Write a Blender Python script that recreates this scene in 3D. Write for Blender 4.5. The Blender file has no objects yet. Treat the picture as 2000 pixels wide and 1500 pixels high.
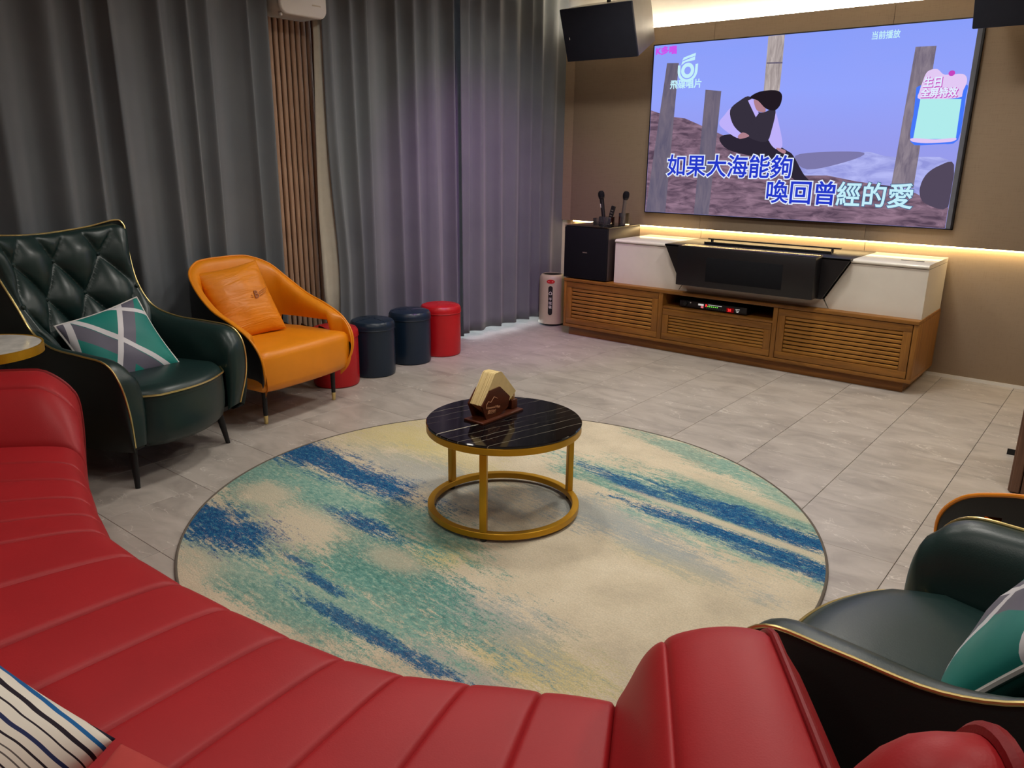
import bpy, bmesh, math, random
from mathutils import Vector, Matrix
random.seed(7)
PI = math.pi
sc = bpy.context.scene
C = sc.collection

# ------------------------------------------------------------------ camera
YAW, PITCH, ROLL = -0.676437, 0.282727, 0.011710
fw = Vector((math.sin(YAW)*math.cos(PITCH), math.cos(YAW)*math.cos(PITCH), -math.sin(PITCH)))
rt = Vector((math.cos(YAW), -math.sin(YAW), 0)); up = rt.cross(fw)
r2 = rt*math.cos(ROLL)+up*math.sin(ROLL); u2 = -rt*math.sin(ROLL)+up*math.cos(ROLL)
cd = bpy.data.cameras.new('camera'); cam = bpy.data.objects.new('camera', cd); C.objects.link(cam)
cam.matrix_world = Matrix(((r2.x, u2.x, -fw.x, 3.1317), (r2.y, u2.y, -fw.y, -5.6039), (r2.z, u2.z, -fw.z, 1.34663), (0, 0, 0, 1)))
cd.sensor_width = 36; cd.lens = 27.3863; cd.clip_start = 0.02
sc.camera = cam

# ------------------------------------------------------------------ world, exposure
sc.view_settings.view_transform = 'Standard'; sc.view_settings.look = 'None'
cy = sc.cycles; cy.max_bounces = 6; cy.diffuse_bounces = 3; cy.glossy_bounces = 3; cy.transmission_bounces = 4; cy.transparent_max_bounces = 10; cy.caustics_reflective = False; cy.caustics_refractive = False
sc.view_settings.exposure = 0.0; sc.view_settings.gamma = 1.0; sc.view_settings.use_curve_mapping = False
wd = bpy.data.worlds.new('daylight'); sc.world = wd; wd.use_nodes = True
wd.node_tree.nodes['Background'].inputs[0].default_value = (0.86, 0.92, 1.0, 1)
wd.node_tree.nodes['Background'].inputs[1].default_value = 14.0

DOWNLIGHT_W = 14.5          # watts of each ceiling downlight
TINT_LAMP_W = 130.0              # unseen violet lamp, added to tint the curtain corner
LED_TOP, LED_LOW = 70.0, 21.0

# ------------------------------------------------------------------ materials
def srgb(r, g, b):
    f = lambda c: (c/255)/12.92 if c/255 <= .04045 else ((c/255+.055)/1.055)**2.4
    return (f(r), f(g), f(b), 1)
class NT:
    def __init__(s, name):
        s.m = bpy.data.materials.new(name); s.m.use_nodes = True; s.t = s.m.node_tree
        s.b = s.t.nodes['Principled BSDF']; s.out = s.t.nodes['Material Output']
    def n(s, typ, **kw):
        nd = s.t.nodes.new(typ)
        for k, v in kw.items():
            if k[0] == 'i':
                nd.inputs[int(k[1:])].default_value = v
            else: setattr(nd, k, v)
        return nd
    def l(s, a, b): s.t.links.new(a, b)
    def coords(s, scale=(1, 1, 1), rot=(0, 0, 0), kind='Object', loc=(0, 0, 0)):
        tc = s.n('ShaderNodeTexCoord'); mp = s.n('ShaderNodeMapping')
        mp.inputs['Location'].default_value = loc; mp.inputs['Rotation'].default_value = rot; mp.inputs['Scale'].default_value = scale
        s.l(tc.outputs[kind], mp.inputs['Vector']); return mp.outputs[0]
    def noise(s, vec, scale, detail=3, rough=.5, dist=0):
        nd = s.n('ShaderNodeTexNoise'); nd.inputs['Scale'].default_value = scale; nd.inputs['Detail'].default_value = detail
        nd.inputs['Roughness'].default_value = rough; nd.inputs['Distortion'].default_value = dist
        s.l(vec, nd.inputs['Vector']); return nd.outputs['Fac']
    def ramp(s, fac, stops):
        nd = s.n('ShaderNodeValToRGB'); e = nd.color_ramp.elements
        while len(e) < len(stops): e.new(.5)
        for el, (p, c) in zip(e, stops): el.position = p; el.color = c
        s.l(fac, nd.inputs[0]); return nd.outputs[0]
    def mix(s, fac, a, b):
        nd = s.n('ShaderNodeMix', data_type='RGBA')
        for src, i in ((fac, 0), (a, 6), (b, 7)):
            if hasattr(src, 'links'): s.l(src, nd.inputs[i])
            else: nd.inputs[i].default_value = src
        return nd.outputs[2]
    def math(s, op, a, b=0.0, c=None, clamp=False):
        nd = s.n('ShaderNodeMath', operation=op); nd.use_clamp = clamp
        for i, v in enumerate((a, b, c)):
            if v is None: continue
            if hasattr(v, 'links'): s.l(v, nd.inputs[i])
            else: nd.inputs[i].default_value = v
        return nd.outputs[0]
    def bump(s, h, strength=.2, dist=.01):
        nd = s.n('ShaderNodeBump'); nd.inputs['Strength'].default_value = strength; nd.inputs['Distance'].default_value = dist
        s.l(h, nd.inputs['Height']); s.l(nd.outputs[0], s.b.inputs['Normal'])
    def set(s, col=None, rough=None, metal=None, spec=None, coat=None, sheen=None):
        b = s.b
        if col is not None:
            if hasattr(col, 'links'): s.l(col, b.inputs['Base Color'])
            else: b.inputs['Base Color'].default_value = col
        if rough is not None:
            if hasattr(rough, 'links'): s.l(rough, b.inputs['Roughness'])
            else: b.inputs['Roughness'].default_value = rough
        if metal is not None: b.inputs['Metallic'].default_value = metal
        if spec is not None: b.inputs['Specular IOR Level'].default_value = spec
        if coat is not None: b.inputs['Coat Weight'].default_value = coat; b.inputs['Coat Roughness'].default_value = .05
        if sheen is not None: b.inputs['Sheen Weight'].default_value = sheen
        return s.m
def plain(name, col, rough=.5, metal=0, spec=.5, var=.06, sc_=14, bump=0):
    k = NT(name); v = k.coords(); f = k.noise(v, sc_, 3)
    lo = tuple(c*(1-var) for c in col[:3])+(1,); hi = tuple(min(1, c*(1+var)) for c in col[:3])+(1,)
    k.set(k.ramp(f, [(.3, lo), (.7, hi)]), rough, metal, spec)
    if bump: k.bump(k.noise(v, 220, 3), bump, .002)
    return k.m
def leather(name, col, rough=.42, spec=.45):
    k = NT(name); v = k.coords(); f = k.noise(v, 5, 4)
    lo = tuple(c*.93 for c in col[:3])+(1,); hi = tuple(min(1, c*1.07) for c in col[:3])+(1,)
    k.set(k.ramp(f, [(.3, lo), (.7, hi)]), rough, 0, spec)
    vo = k.n('ShaderNodeTexVoronoi'); vo.inputs['Scale'].default_value = 330; k.l(v, vo.inputs['Vector'])
    k.bump(vo.outputs['Distance'], .10, .0012); return k.m
def emit(name, col, strength=1.0):
    k = NT(name); k.t.nodes.remove(k.b); e = k.n('ShaderNodeEmission'); e.inputs[0].default_value = col; e.inputs[1].default_value = strength
    k.l(e.outputs[0], k.out.inputs[0]); return k.m
def wood(name, c1, c2, axis='x', rough=.42, sc_=1.0):
    k = NT(name); s3 = {'x': (1.2, 16, 16), 'y': (16, 1.2, 16), 'z': (16, 16, 1.2)}[axis]
    v = k.coords(tuple(a*sc_ for a in s3)); f = k.noise(v, 2.2, 6, .65, .6)
    g = k.noise(k.coords(tuple(a*sc_*3 for a in s3)), 4, 3)
    k.set(k.ramp(k.math('ADD', k.math('MULTIPLY', f, .75), k.math('MULTIPLY', g, .25)), [(.32, c1), (.66, c2)]), rough, 0, .4)
    k.bump(f, .08, .003); return k.m
def glass(name, tint=(1, 1, 1, 1), gloss=.12):
    k = NT(name); k.t.nodes.remove(k.b)
    tr = k.n('ShaderNodeBsdfTransparent'); tr.inputs[0].default_value = tint
    gl = k.n('ShaderNodeBsdfGlossy'); gl.inputs['Roughness'].default_value = .03
    fr = k.n('ShaderNodeFresnel'); fr.inputs[0].default_value = 1.45
    mx = k.n('ShaderNodeMixShader'); k.l(k.math('ADD', fr.outputs[0], gloss, clamp=True), mx.inputs[0]); k.l(tr.outputs[0], mx.inputs[1]); k.l(gl.outputs[0], mx.inputs[2])
    k.l(mx.outputs[0], k.out.inputs[0]); return k.m

M = {}
M['red'] = leather('red_leather', srgb(160, 26, 32), .50, .35)
M['red_pipe'] = leather('red_piping', srgb(128, 18, 24), .5, .3)
M['green'] = leather('green_leather', srgb(22, 44, 42), .36)
M['green_out'] = leather('dark_green_leather', srgb(16, 26, 25), .48)
M['orange'] = leather('orange_leather', srgb(226, 136, 14), .40)
M['orange_fab'] = leather('orange_cushion_leather', srgb(224, 132, 16), .45)
k = NT('orange_wrinkled_leather'); f = k.noise(k.coords(), 5, 4); wr = k.noise(k.coords((3.5, 15, 5), (0, 0, .35)), 1.3, 3, .5, .7)
k.set(k.ramp(f, [(.3, srgb(214, 124, 14)), (.7, srgb(230, 138, 18))]), .45, 0, .4); k.bump(wr, .55, .02); M['orange_fab'] = k.m
M['blackleather'] = leather('black_leather', srgb(16, 15, 16), .5)
M['navy'] = leather('navy_leather', srgb(20, 38, 56), .30)
M['stool_red'] = leather('stool_red_leather', srgb(178, 16, 24), .36)
M['gold'] = plain('polished_gold', srgb(238, 216, 146), .3, 1, .5, .03)
M['goldpaint'] = plain('gold_paint', srgb(196, 146, 24), .38, .55, .5, .05)
M['black'] = plain('black_plastic', srgb(22, 22, 24), .5, 0, .4)
M['blackgloss'] = plain('black_lacquer', srgb(14, 12, 16), .42, 0, .5)
M['blacksat'] = plain('black_speaker_cloth', srgb(14, 15, 20), .8, 0, .2, bump=.3)
M['spk_side'] = plain('speaker_cabinet', srgb(105, 98, 88), .5, 0, .4)
M['spk_cloth'] = plain('loudspeaker_cloth', srgb(36, 39, 50), .75, 0, .3, bump=.3)
M['dark'] = plain('dark_void', srgb(8, 8, 9), .7)
M['white'] = plain('white_plastic', srgb(226, 222, 214), .4, 0, .5, .02)
M['whitelac'] = plain('white_lacquer', srgb(222, 216, 204), .22, 0, .5, .02)
M['whitepaint'] = plain('white_paint', srgb(226, 222, 214), .8, 0, .3, .02)
M['ivory'] = plain('ivory_metal', srgb(190, 180, 152), .38, 0, .5, .03)
M['redlabel'] = plain('red_label', srgb(190, 24, 30), .4)
M['whiteprint'] = plain('white_print', srgb(232, 230, 224), .6)
M['oak'] = wood('honey_oak', srgb(108, 68, 24), srgb(160, 108, 44), 'x')
M['oakv'] = wood('honey_oak_upright', srgb(108, 68, 24), srgb(160, 108, 44), 'z')
M['oakslat'] = wood('honey_oak_slat', srgb(138, 90, 32), srgb(186, 132, 58), 'x', .36)
M['plinth'] = wood('plinth_oak', srgb(100, 60, 22), srgb(146, 94, 38), 'x')
M['slat'] = wood('walnut_slat', srgb(146, 114, 90), srgb(184, 148, 120), 'z', .55)
M['slatback'] = plain('slat_backing', srgb(40, 24, 14), .8)
M['pillarwood'] = wood('pillar_walnut', srgb(84, 58, 44), srgb(116, 84, 64), 'z', .55)
M['mahogany'] = wood('mahogany', srgb(58, 26, 14), srgb(96, 46, 26), 'y', .35)
M['engrave'] = plain('engraving', srgb(206, 150, 110), .6)
M['napkin'] = plain('napkin_paper', srgb(222, 198, 142), .9, 0, .2, .06, 30, .2)
M['pick'] = plain('bamboo_pick', srgb(214, 168, 84), .7)
M['acryl'] = glass('clear_acrylic', (.99, 1, 1, 1), .14)
M['pane'] = glass('window_glass', (.95, .98, 1, 1), .04)
M['alu'] = plain('window_aluminium', srgb(90, 92, 96), .4, .8)
M['led_low'] = emit('led_strip_warm', srgb(255, 222, 160), LED_LOW)
M['led_top'] = emit('led_strip_cove', srgb(255, 240, 214), LED_TOP)
M['lamp'] = emit('downlight_lens', srgb(255, 244, 226), 6)

k = NT('curtain_cloth'); v = k.coords((1, 1, 1)); f = k.noise(v, 3, 3); fine = k.noise(k.coords((300, 300, 300)), 1.0, 2)
k.set(k.ramp(f, [(.3, srgb(100, 105, 110)), (.7, srgb(108, 113, 117))]), .85, 0, .25, sheen=.25); k.bump(fine, .12, .001); M['curtain'] = k.m
M['lining'] = plain('curtain_lining', srgb(196, 190, 174), .85, 0, .2, .04, 20, .2)

k = NT('linen_wallpaper'); v = k.coords((1, 1, 1))
w1 = k.noise(k.coords((14, 14, 260)), 1.0, 3); w2 = k.noise(k.coords((260, 260, 14)), 1.0, 3); wv = k.math('ADD', w1, w2)
k.set(k.ramp(wv, [(.7, srgb(150, 131, 110)), (1.3, srgb(158, 139, 117))]), .85, 0, .2); k.bump(wv, .05, .001); M['linen'] = k.m

k = NT('stone_tile'); tc = k.n('ShaderNodeTexCoord'); oi = k.n('ShaderNodeObjectInfo')
cx = k.n('ShaderNodeCombineXYZ'); k.l(k.math('MULTIPLY', oi.outputs['Random'], 37), cx.inputs[0]); k.l(k.math('MULTIPLY', oi.outputs['Random'], 91), cx.inputs[1])
va = k.n('ShaderNodeVectorMath', operation='ADD'); k.l(tc.outputs['Object'], va.inputs[0]); k.l(cx.outputs[0], va.inputs[1])
def tmap(scale):
    mp = k.n('ShaderNodeMapping'); mp.inputs['Scale'].default_value = scale; mp.inputs['Rotation'].default_value = (0, 0, .12); k.l(va.outputs[0], mp.inputs[0]); return mp.outputs[0]
cloud = k.noise(tmap((2.2, 4.5, 1)), 1.6, 5, .6, .8); vein = k.noise(tmap((3, 7, 1)), 1.5, 4, .55, 1.6)
ridge = k.math('SUBTRACT', 1.0, k.math('MULTIPLY', k.math('ABSOLUTE', k.math('SUBTRACT', vein, .5)), 60), clamp=True)
gate = k.math('MULTIPLY', k.math('SUBTRACT', k.noise(tmap((2.5, 4, 1)), 2.5, 2), .52), 7, clamp=True)
base = k.ramp(cloud, [(.3, srgb(150, 142, 134)), (.5, srgb(170, 162, 153)), (.72, srgb(184, 176, 167))])
k.set(k.mix(k.math('MULTIPLY', k.math('MULTIPLY', ridge, gate), .85), base, srgb(222, 216, 206)), .36, 0, .4)
k.bump(cloud, .05, .004); M['tile'] = k.m
M['grout'] = plain('grout', srgb(104, 96, 88), .9)

k = NT('black_marble'); v = k.coords(); sp = k.n('ShaderNodeSeparateXYZ'); k.l(v, sp.inputs[0])
wob = k.math('MULTIPLY', k.math('SUBTRACT', k.noise(v, 9, 4, .6), .5), .022)
tt = k.math('ADD', k.math('SUBTRACT', sp.outputs[0], k.math('MULTIPLY', sp.outputs[1], .26)), wob)
gt = k.math('MULTIPLY', k.math('SUBTRACT', k.noise(k.coords((6, 2.5, 1)), 1.6, 3), .40), 5, clamp=True); front = k.math('LESS_THAN', sp.outputs[1], -.08)
vf = None
for (t0, w, g_) in [(-.007, .0026, 'f'), (.112, .0011, 'g'), (.062, .0009, 'g'), (.150, .0009, 'g'), (.02, .0008, 'g'), (-.236, .0010, 'g'), (-.18, .0009, 'g'), (-.12, .0008, 'g'), (.21, .001, 'g')]:
    ln = k.math('SUBTRACT', 1.0, k.math('DIVIDE', k.math('ABSOLUTE', k.math('SUBTRACT', tt, t0)), w*1.6), clamp=True)
    ln = k.math('MULTIPLY', ln, front if g_ == 'f' else k.math('MULTIPLY', gt, .55)); vf = ln if vf is None else k.math('MAXIMUM', vf, ln)
k.set(k.mix(vf, srgb(13, 11, 13), srgb(196, 188, 168)), .08, 0, .5); M['marble'] = k.m
k = NT('white_marble'); v = k.coords(); f = k.noise(v, 6, 5, .6, 1.0)
k.set(k.ramp(f, [(.35, srgb(196, 192, 186)), (.6, srgb(226, 222, 214))]), .2, 0, .5); M['wmarble'] = k.m

# abstract painted rug: each patch is an ellipse broken up by streaky noise
k = NT('rug_pile'); tc = k.n('ShaderNodeTexCoord')
def rmap(scale, rot=0.0, loc=(0, 0, 0)):
    mp = k.n('ShaderNodeMapping', vector_type='TEXTURE'); mp.inputs['Location'].default_value = loc; mp.inputs['Rotation'].default_value = (0, 0, rot); mp.inputs['Scale'].default_value = scale
    k.l(tc.outputs['Object'], mp.inputs[0]); return mp.outputs[0]
streak = k.noise(rmap((.26, .055, 1), -.12), 1.0, 6, .74, .4); thin = k.noise(rmap((.10, .013, 1), -.12), 1.0, 3, .6); blot = k.noise(rmap((.16, .12, 1), .3), 1.0, 5, .65, .3)
grain = k.noise(rmap((.020, .012, 1)), 1.0, 4, .75); fuzz = k.noise(rmap((.0045, .0045, 1)), 1.0, 1, .5)
brk = k.math('ADD', k.math('ADD', k.math('MULTIPLY', k.math('SUBTRACT', streak, .5), 2.2), k.math('MULTIPLY', k.math('SUBTRACT', blot, .5), 1.3)), k.math('ADD', k.math('MULTIPLY', k.math('SUBTRACT', grain, .5), 2.0), k.math('ADD', k.math('MULTIPLY', k.math('SUBTRACT', fuzz, .5), 1.3), k.math('MULTIPLY', k.math('SUBTRACT', thin, .5), 1.5))))
CRE, YEL, GRY, TEA, BLU, TEL = srgb(200, 187, 162), srgb(196, 182, 122), srgb(146, 155, 156), srgb(84, 138, 130), srgb(18, 78, 128), srgb(122, 164, 152)
mott = k.noise(rmap((.030, .014, 1), -.1), 1.0, 4, .7)
BLU = k.ramp(mott, [(.36, srgb(10, 62, 112)), (.55, srgb(22, 88, 136)), (.70, srgb(84, 146, 150))]); TEA = k.ramp(mott, [(.32, srgb(62, 118, 112)), (.52, srgb(92, 146, 136)), (.70, srgb(158, 184, 164))])
TEL = k.ramp(mott, [(.34, srgb(96, 146, 136)), (.56, srgb(132, 170, 156)), (.70, srgb(192, 188, 164))])
col = k.ramp(k.math('ADD', k.math('MULTIPLY', k.noise(rmap((.2, .2, 1)), 1, 5), .7), k.math('MULTIPLY', mott, .3)), [(.32, srgb(182, 170, 148)), (.5, srgb(200, 187, 162)), (.7, srgb(212, 200, 176))])
patches = [
 (-.95, .33, .38, .26, 0, YEL, .6), (-.55, .27, .4, .13, -.1, YEL, .5), (.05, -.4, .14, .12, 0, YEL, .8), (.64, -.68, .26, .13, .1, YEL, .8), (.66, .05, .25, .06, -.1, YEL, .4),
 (-.45, .05, .5, .17, -.1, GRY, .6), (.3, .22, .45, .13, -.1, GRY, .7), (.65, .1, .35, .09, -.1, GRY, .6), (.42, -.62, .35, .13, -.05, GRY, .7), (.5, -.84, .3, .07, 0, GRY, .6),
 (-1.0, -.38, .35, .25, 0, TEA, .85), (-.6, -.36, .55, .17, 0, TEL, .9), (-.35, -.62, .62, .24, -.05, TEA, .9), (.08, -.68, .42, .17, -.05, TEA, .85), (.05, -.84, .45, .11, 0, TEL, .8), (-.15, -.3, .35, .13, -.2, TEA, .7), (-.8, -.9, .35, .08, -.3, TEL, .6),
 (-.49, -.6, .24, .15, 0, CRE, .95), (-.85, -.5, .14, .1, 0, CRE, .8), (-.3, -1.02, .4, .08, 0, CRE, .7), (-.30, -.93, .55, .10, 0, TEL, .75), (-.05, -.98, .4, .06, 0, TEA, .6), (-.6, -.98, .18, .07, 0, CRE, .6), (-.05, -.55, .13, .06, 0, CRE, .6),
 (-1.08, -.12, .28, .13, 0, BLU, 1), (-.72, -.13, .42, .10, -.04, BLU, 1), (-.76, -.8, .3, .14, .1, BLU, 1), (-.35, -.43, .2, .05, 0, BLU, .95), (.25, -.885, .36, .032, 0, BLU, .9), (-.10, -.80, .12, .025, 0, BLU, .9), (-.3, -.76, .1, .02, 0, BLU, .8),
 (.35, .55, .5, .13, -.12, TEL, .8), (.75, .60, .6, .20, -.12, TEA, .85), (.3, 1.05, .45, .08, -.3, TEA, .7), (.8, .84, .5, .08, -.5, TEL, .7), (.85, .34, .5, .11, -.06, TEL, .8), (.15, .5, .3, .06, -.1, TEA, .7),
 (.76, .56, .5, .075, -.1, BLU, 1), (.95, .52, .35, .06, -.1, BLU, 1), (.82, .37, .5, .055, -.07, BLU, 1), (1.0, .30, .3, .03, -.06, BLU, .9), (.24, .55, .28, .045, -.2, BLU, .9),
 (.8, .45, .55, .022, -.08, CRE, .8), (.7, .76, .5, .04, -.2, CRE, .7)]
for (px, py, rx, ry, ro, c, a) in patches:
    ln = k.n('ShaderNodeVectorMath', operation='LENGTH'); k.l(rmap((rx, ry, 1), ro, (px, py, 0)), ln.inputs[0])
    d = k.math('ADD', ln.outputs['Value'], brk)
    mr = k.n('ShaderNodeMapRange'); mr.inputs['From Min'].default_value = 1.2; mr.inputs['From Max'].default_value = .62; mr.inputs['To Max'].default_value = a; k.l(d, mr.inputs['Value'])
    col = k.mix(mr.outputs[0], col, c)
fib = k.noise(rmap((.006, .006, 1)), 1.0, 2)
hsv = k.n('ShaderNodeHueSaturation'); k.l(col, hsv.inputs['Color']); k.l(k.math('ADD', k.math('MULTIPLY', fib, .5), .75), hsv.inputs['Value'])
spk = k.math('MULTIPLY', k.math('GREATER_THAN', k.noise(rmap((.0055, .0035, 1)), 1.0, 2, .6), .60), .28)
k.set(k.mix(spk, hsv.outputs[0], srgb(176, 184, 168)), .95, 0, .1); k.bump(fib, .5, .004); M['rug'] = k.m
M['rugedge'] = plain('rug_binding', srgb(92, 84, 74), .9)

# printed cushions
k = NT('teal_geometric_print'); tc = k.n('ShaderNodeTexCoord'); sp = k.n('ShaderNodeSeparateXYZ'); k.l(tc.outputs['Object'], sp.inputs[0])
X, Y_ = sp.outputs[0], sp.outputs[1]
def band(a, b, c, w):       # |a x + b y + c| < w
    d = k.math('ABSOLUTE', k.math('ADD', k.math('ADD', k.math('MULTIPLY', X, a), k.math('MULTIPLY', Y_, b)), c))
    return k.math('LESS_THAN', d, w)
col = k.mix(k.noise(tc.outputs['Object'], 5, 1), srgb(10, 106, 106), srgb(30, 140, 124))
GR, WH = srgb(98, 96, 112), srgb(214, 212, 216)
for (a, b, c, w, cc) in [(.80, .60, .040, .030, GR), (.86, -.5, -.028, .026, GR), (.97, -.2, .235, .05, GR), (-.8, -.6, .30, .05, GR), (.80, .60, -.004, .011, WH), (.86, -.5, .008, .011, WH), (.97, -.2, .175, .013, WH), (.5, .86, -.165, .010, WH)]:
    col = k.mix(band(a, b, c, w), col, cc)
k.set(col, .5, 0, .3, sheen=.1); M['teal'] = k.m
k = NT('navy_stripe_print'); tc = k.n('ShaderNodeTexCoord'); sp = k.n('ShaderNodeSeparateXYZ'); k.l(tc.outputs['Object'], sp.inputs[0])
wob = k.math('MULTIPLY', k.math('SUBTRACT', k.noise(tc.outputs['Object'], 9, 2), .5), .012); Y_ = k.math('ADD', sp.outputs[1], wob); X = Y_
col = k.mix(k.noise(tc.outputs['Object'], 4, 2), srgb(208, 196, 176), srgb(232, 228, 218))
def st(y, w, c):
    global col
    col = k.mix(k.math('LESS_THAN', k.math('ABSOLUTE', k.math('SUBTRACT', Y_, y)), w), col, c)
BK, NV, BL = srgb(34, 26, 36), srgb(36, 44, 84), srgb(24, 92, 150)
for base in (-.23, -.115, 0, .115):
    for (o, w, c) in [(a_, b_*.62, c_) for a_, b_, c_ in [(.004, .0018, BK), (.014, .0014, srgb(90, 84, 80)), (.021, .0014, srgb(90, 84, 80)), (.032, .0022, BK), (.045, .004, NV), (.060, .0018, BK), (.074, .0042, BK), (.088, .004, BL), (.103, .005, srgb(24, 24, 44))]]:
        st(base+o, w, c)
k.set(col, .75, 0, .2); M['stripe'] = k.m
M['pipewhite'] = plain('white_piping', srgb(214, 210, 206), .6)
M['redcloth'] = plain('red_cushion_cloth', srgb(176, 66, 62), .75, 0, .2, .05, 20, .2)

# ------------------------------------------------------------------ mesh helpers
class MB:
    def __init__(s): s.bm = bmesh.new()
    def box(s, c, size, bev=0.0, rot=None, seg=2):
        r = bmesh.ops.create_cube(s.bm, size=1.0); vs = r['verts']
        mt = Matrix.Translation(Vector(c)) @ (rot.to_4x4() if rot else Matrix.Identity(4)) @ Matrix.Diagonal((*size, 1))
        bmesh.ops.transform(s.bm, matrix=mt, verts=vs)
        if bev:
            es = list({e for v_ in vs for e in v_.link_edges})
            bmesh.ops.bevel(s.bm, geom=es, offset=bev, segments=seg, profile=.5, affect='EDGES')
        return s
    def bounds(s, x0, x1, y0, y1, z0, z1, bev=0.0):
        return s.box(((x0+x1)/2, (y0+y1)/2, (z0+z1)/2), (abs(x1-x0), abs(y1-y0), abs(z1-z0)), bev)
    def grid(s, P, cu=False, cv=False, flip=False):
        V = [[s.bm.verts.new(p) for p in row] for row in P]; nu, nv = len(V), len(V[0])
        for i in range(nu if cu else nu-1):
            for j in range(nv if cv else nv-1):
                q = [V[i][j], V[(i+1) % nu][j], V[(i+1) % nu][(j+1) % nv], V[i][(j+1) % nv]]
                if flip: q.reverse()
                try: s.bm.faces.new(q)
                except ValueError: pass
        return V
    def fan(s, ring, flip=False):
        r = list(ring)
        if flip: r.reverse()
        try: s.bm.faces.new(r)
        except ValueError: pass
    def tube(s, path, r, n=8, closed=False):
        path = [Vector(p) for p in path]; m = len(path); rows = []
        t0 = (path[1]-path[0]).normalized(); a = t0.orthogonal().normalized()
        for i, p in enumerate(path):
            if closed: t = (path[(i+1) % m]-path[i-1]).normalized()
            else: t = (path[min(i+1, m-1)]-path[max(i-1, 0)]).normalized()
            a = (a-t*a.dot(t)).normalized(); b = t.cross(a); rr = r[i] if isinstance(r, (list, tuple)) else r
            rows.append([p+a*rr*math.cos(2*PI*j/n)+b*rr*math.sin(2*PI*j/n) for j in range(n)])
        V = s.grid(rows, closed, True)
        if not closed: s.fan(V[0], True); s.fan(V[-1])
        return s
    def lathe(s, prof, n=48, c=(0, 0, 0), axis=None):
        rows = [[Vector((r*math.cos(2*PI*j/n), r*math.sin(2*PI*j/n), z)) for j in range(n)] for r, z in prof]
        if axis is not None: rows = [[axis @ p for p in row] for row in rows]
        rows = [[p+Vector(c) for p in row] for row in rows]
        V = s.grid(rows, False, True)
        if prof[0][0] > 1e-5: s.fan(V[0], True)
        if prof[-1][0] > 1e-5: s.fan(V[-1])
        return s
    def prism(s, pts, off):      # pts 3D polygon, extruded by vector off
        a = [s.bm.verts.new(p) for p in pts]; b = [s.bm.verts.new(Vector(p)+Vector(off)) for p in pts]
        n = len(a); s.bm.faces.new(a); s.bm.faces.new(b[::-1])
        for i in range(n): s.bm.faces.new((a[i], b[i], b[(i+1) % n], a[(i+1) % n]))
        return s
    def build(s, name, mat, parent=None, sharp=35, fix=True):
        if fix: bmesh.ops.remove_doubles(s.bm, verts=s.bm.verts, dist=1e-5); bmesh.ops.recalc_face_normals(s.bm, faces=s.bm.faces)
        me = bpy.data.meshes.new(name); s.bm.to_mesh(me); s.bm.free()
        me.materials.append(M[mat] if isinstance(mat, str) else mat)
        me.polygons.foreach_set('use_smooth', [True]*len(me.polygons))
        try: me.set_sharp_from_angle(angle=math.radians(sharp))
        except Exception: pass
        o = bpy.data.objects.new(name, me); C.objects.link(o)
        if parent: o.parent = parent
        return o
def spline(c, n=6, closed=False):
    c = [Vector(p) for p in c]; m = len(c); out = []
    for i in range(m if closed else m-1):
        g = (lambda j: c[j % m]) if closed else (lambda j: c[min(max(j, 0), m-1)])
        p0, p1, p2, p3 = g(i-1), g(i), g(i+1), g(i+2)
        for q in range(n):
            t = q/n; out.append(.5*((2*p1)+(p2-p0)*t+(2*p0-5*p1+4*p2-p3)*t*t+(3*p1-p0-3*p2+p3)*t**3))
    if not closed: out.append(c[-1].copy())
    return out
def interp(tab, x):
    if x <= tab[0][0]: return tab[0][1]
    for (a, va), (b, vb) in zip(tab, tab[1:]):
        if x <= b: return va+(vb-va)*(x-a)/(b-a)
    return tab[-1][1]
def sstep(a, b, x):
    t = min(1, max(0, (x-a)/(b-a))); return t*t*(3-2*t)
def empty(name, loc, rz=0.0):
    o = bpy.data.objects.new(name, None); C.objects.link(o); o.location = loc; o.rotation_euler = (0, 0, rz); o.empty_display_size = .1; return o
def tag(o, label, cat, group=None):
    o['label'] = label; o['category'] = cat
    if group: o['group'] = group
    return o
def struct(o, label=None):
    o['kind'] = 'structure'
    if label: o['label'] = label
    return o
def copy_tree(o, parent=None):
    c = o.copy(); C.objects.link(c); c.parent = parent
    for ch in o.children: copy_tree(ch, c)
    return c
def part(o, label): o['label'] = label; return o
def text_mesh(name, s, size, mat, parent, loc, rot, extrude=.0004, offset=0.0, sx=1.0, align='LEFT', fat=0.0):
    cu = bpy.data.curves.new(name, 'FONT'); cu.body = s; cu.size = size; cu.extrude = extrude; cu.offset = offset; cu.align_x = align; cu.resolution_u = 3; cu.bevel_depth = fat; cu.bevel_resolution = 0
    t = bpy.data.objects.new(name+'_tmp', cu); C.objects.link(t); bpy.context.view_layer.update()
    dg = bpy.context.evaluated_depsgraph_get(); me = bpy.data.meshes.new_from_object(t.evaluated_get(dg))
    bpy.data.objects.remove(t); bpy.data.curves.remove(cu); me.name = name
    me.materials.clear(); me.materials.append(M[mat] if isinstance(mat, str) else mat)
    if fat:
        for v_ in me.vertices: v_.co.z *= .0002/fat
    o = bpy.data.objects.new(name, me); C.objects.link(o); o.parent = parent; o.location = loc; o.rotation_euler = rot; o.scale = (sx, 1, 1); return o
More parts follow.
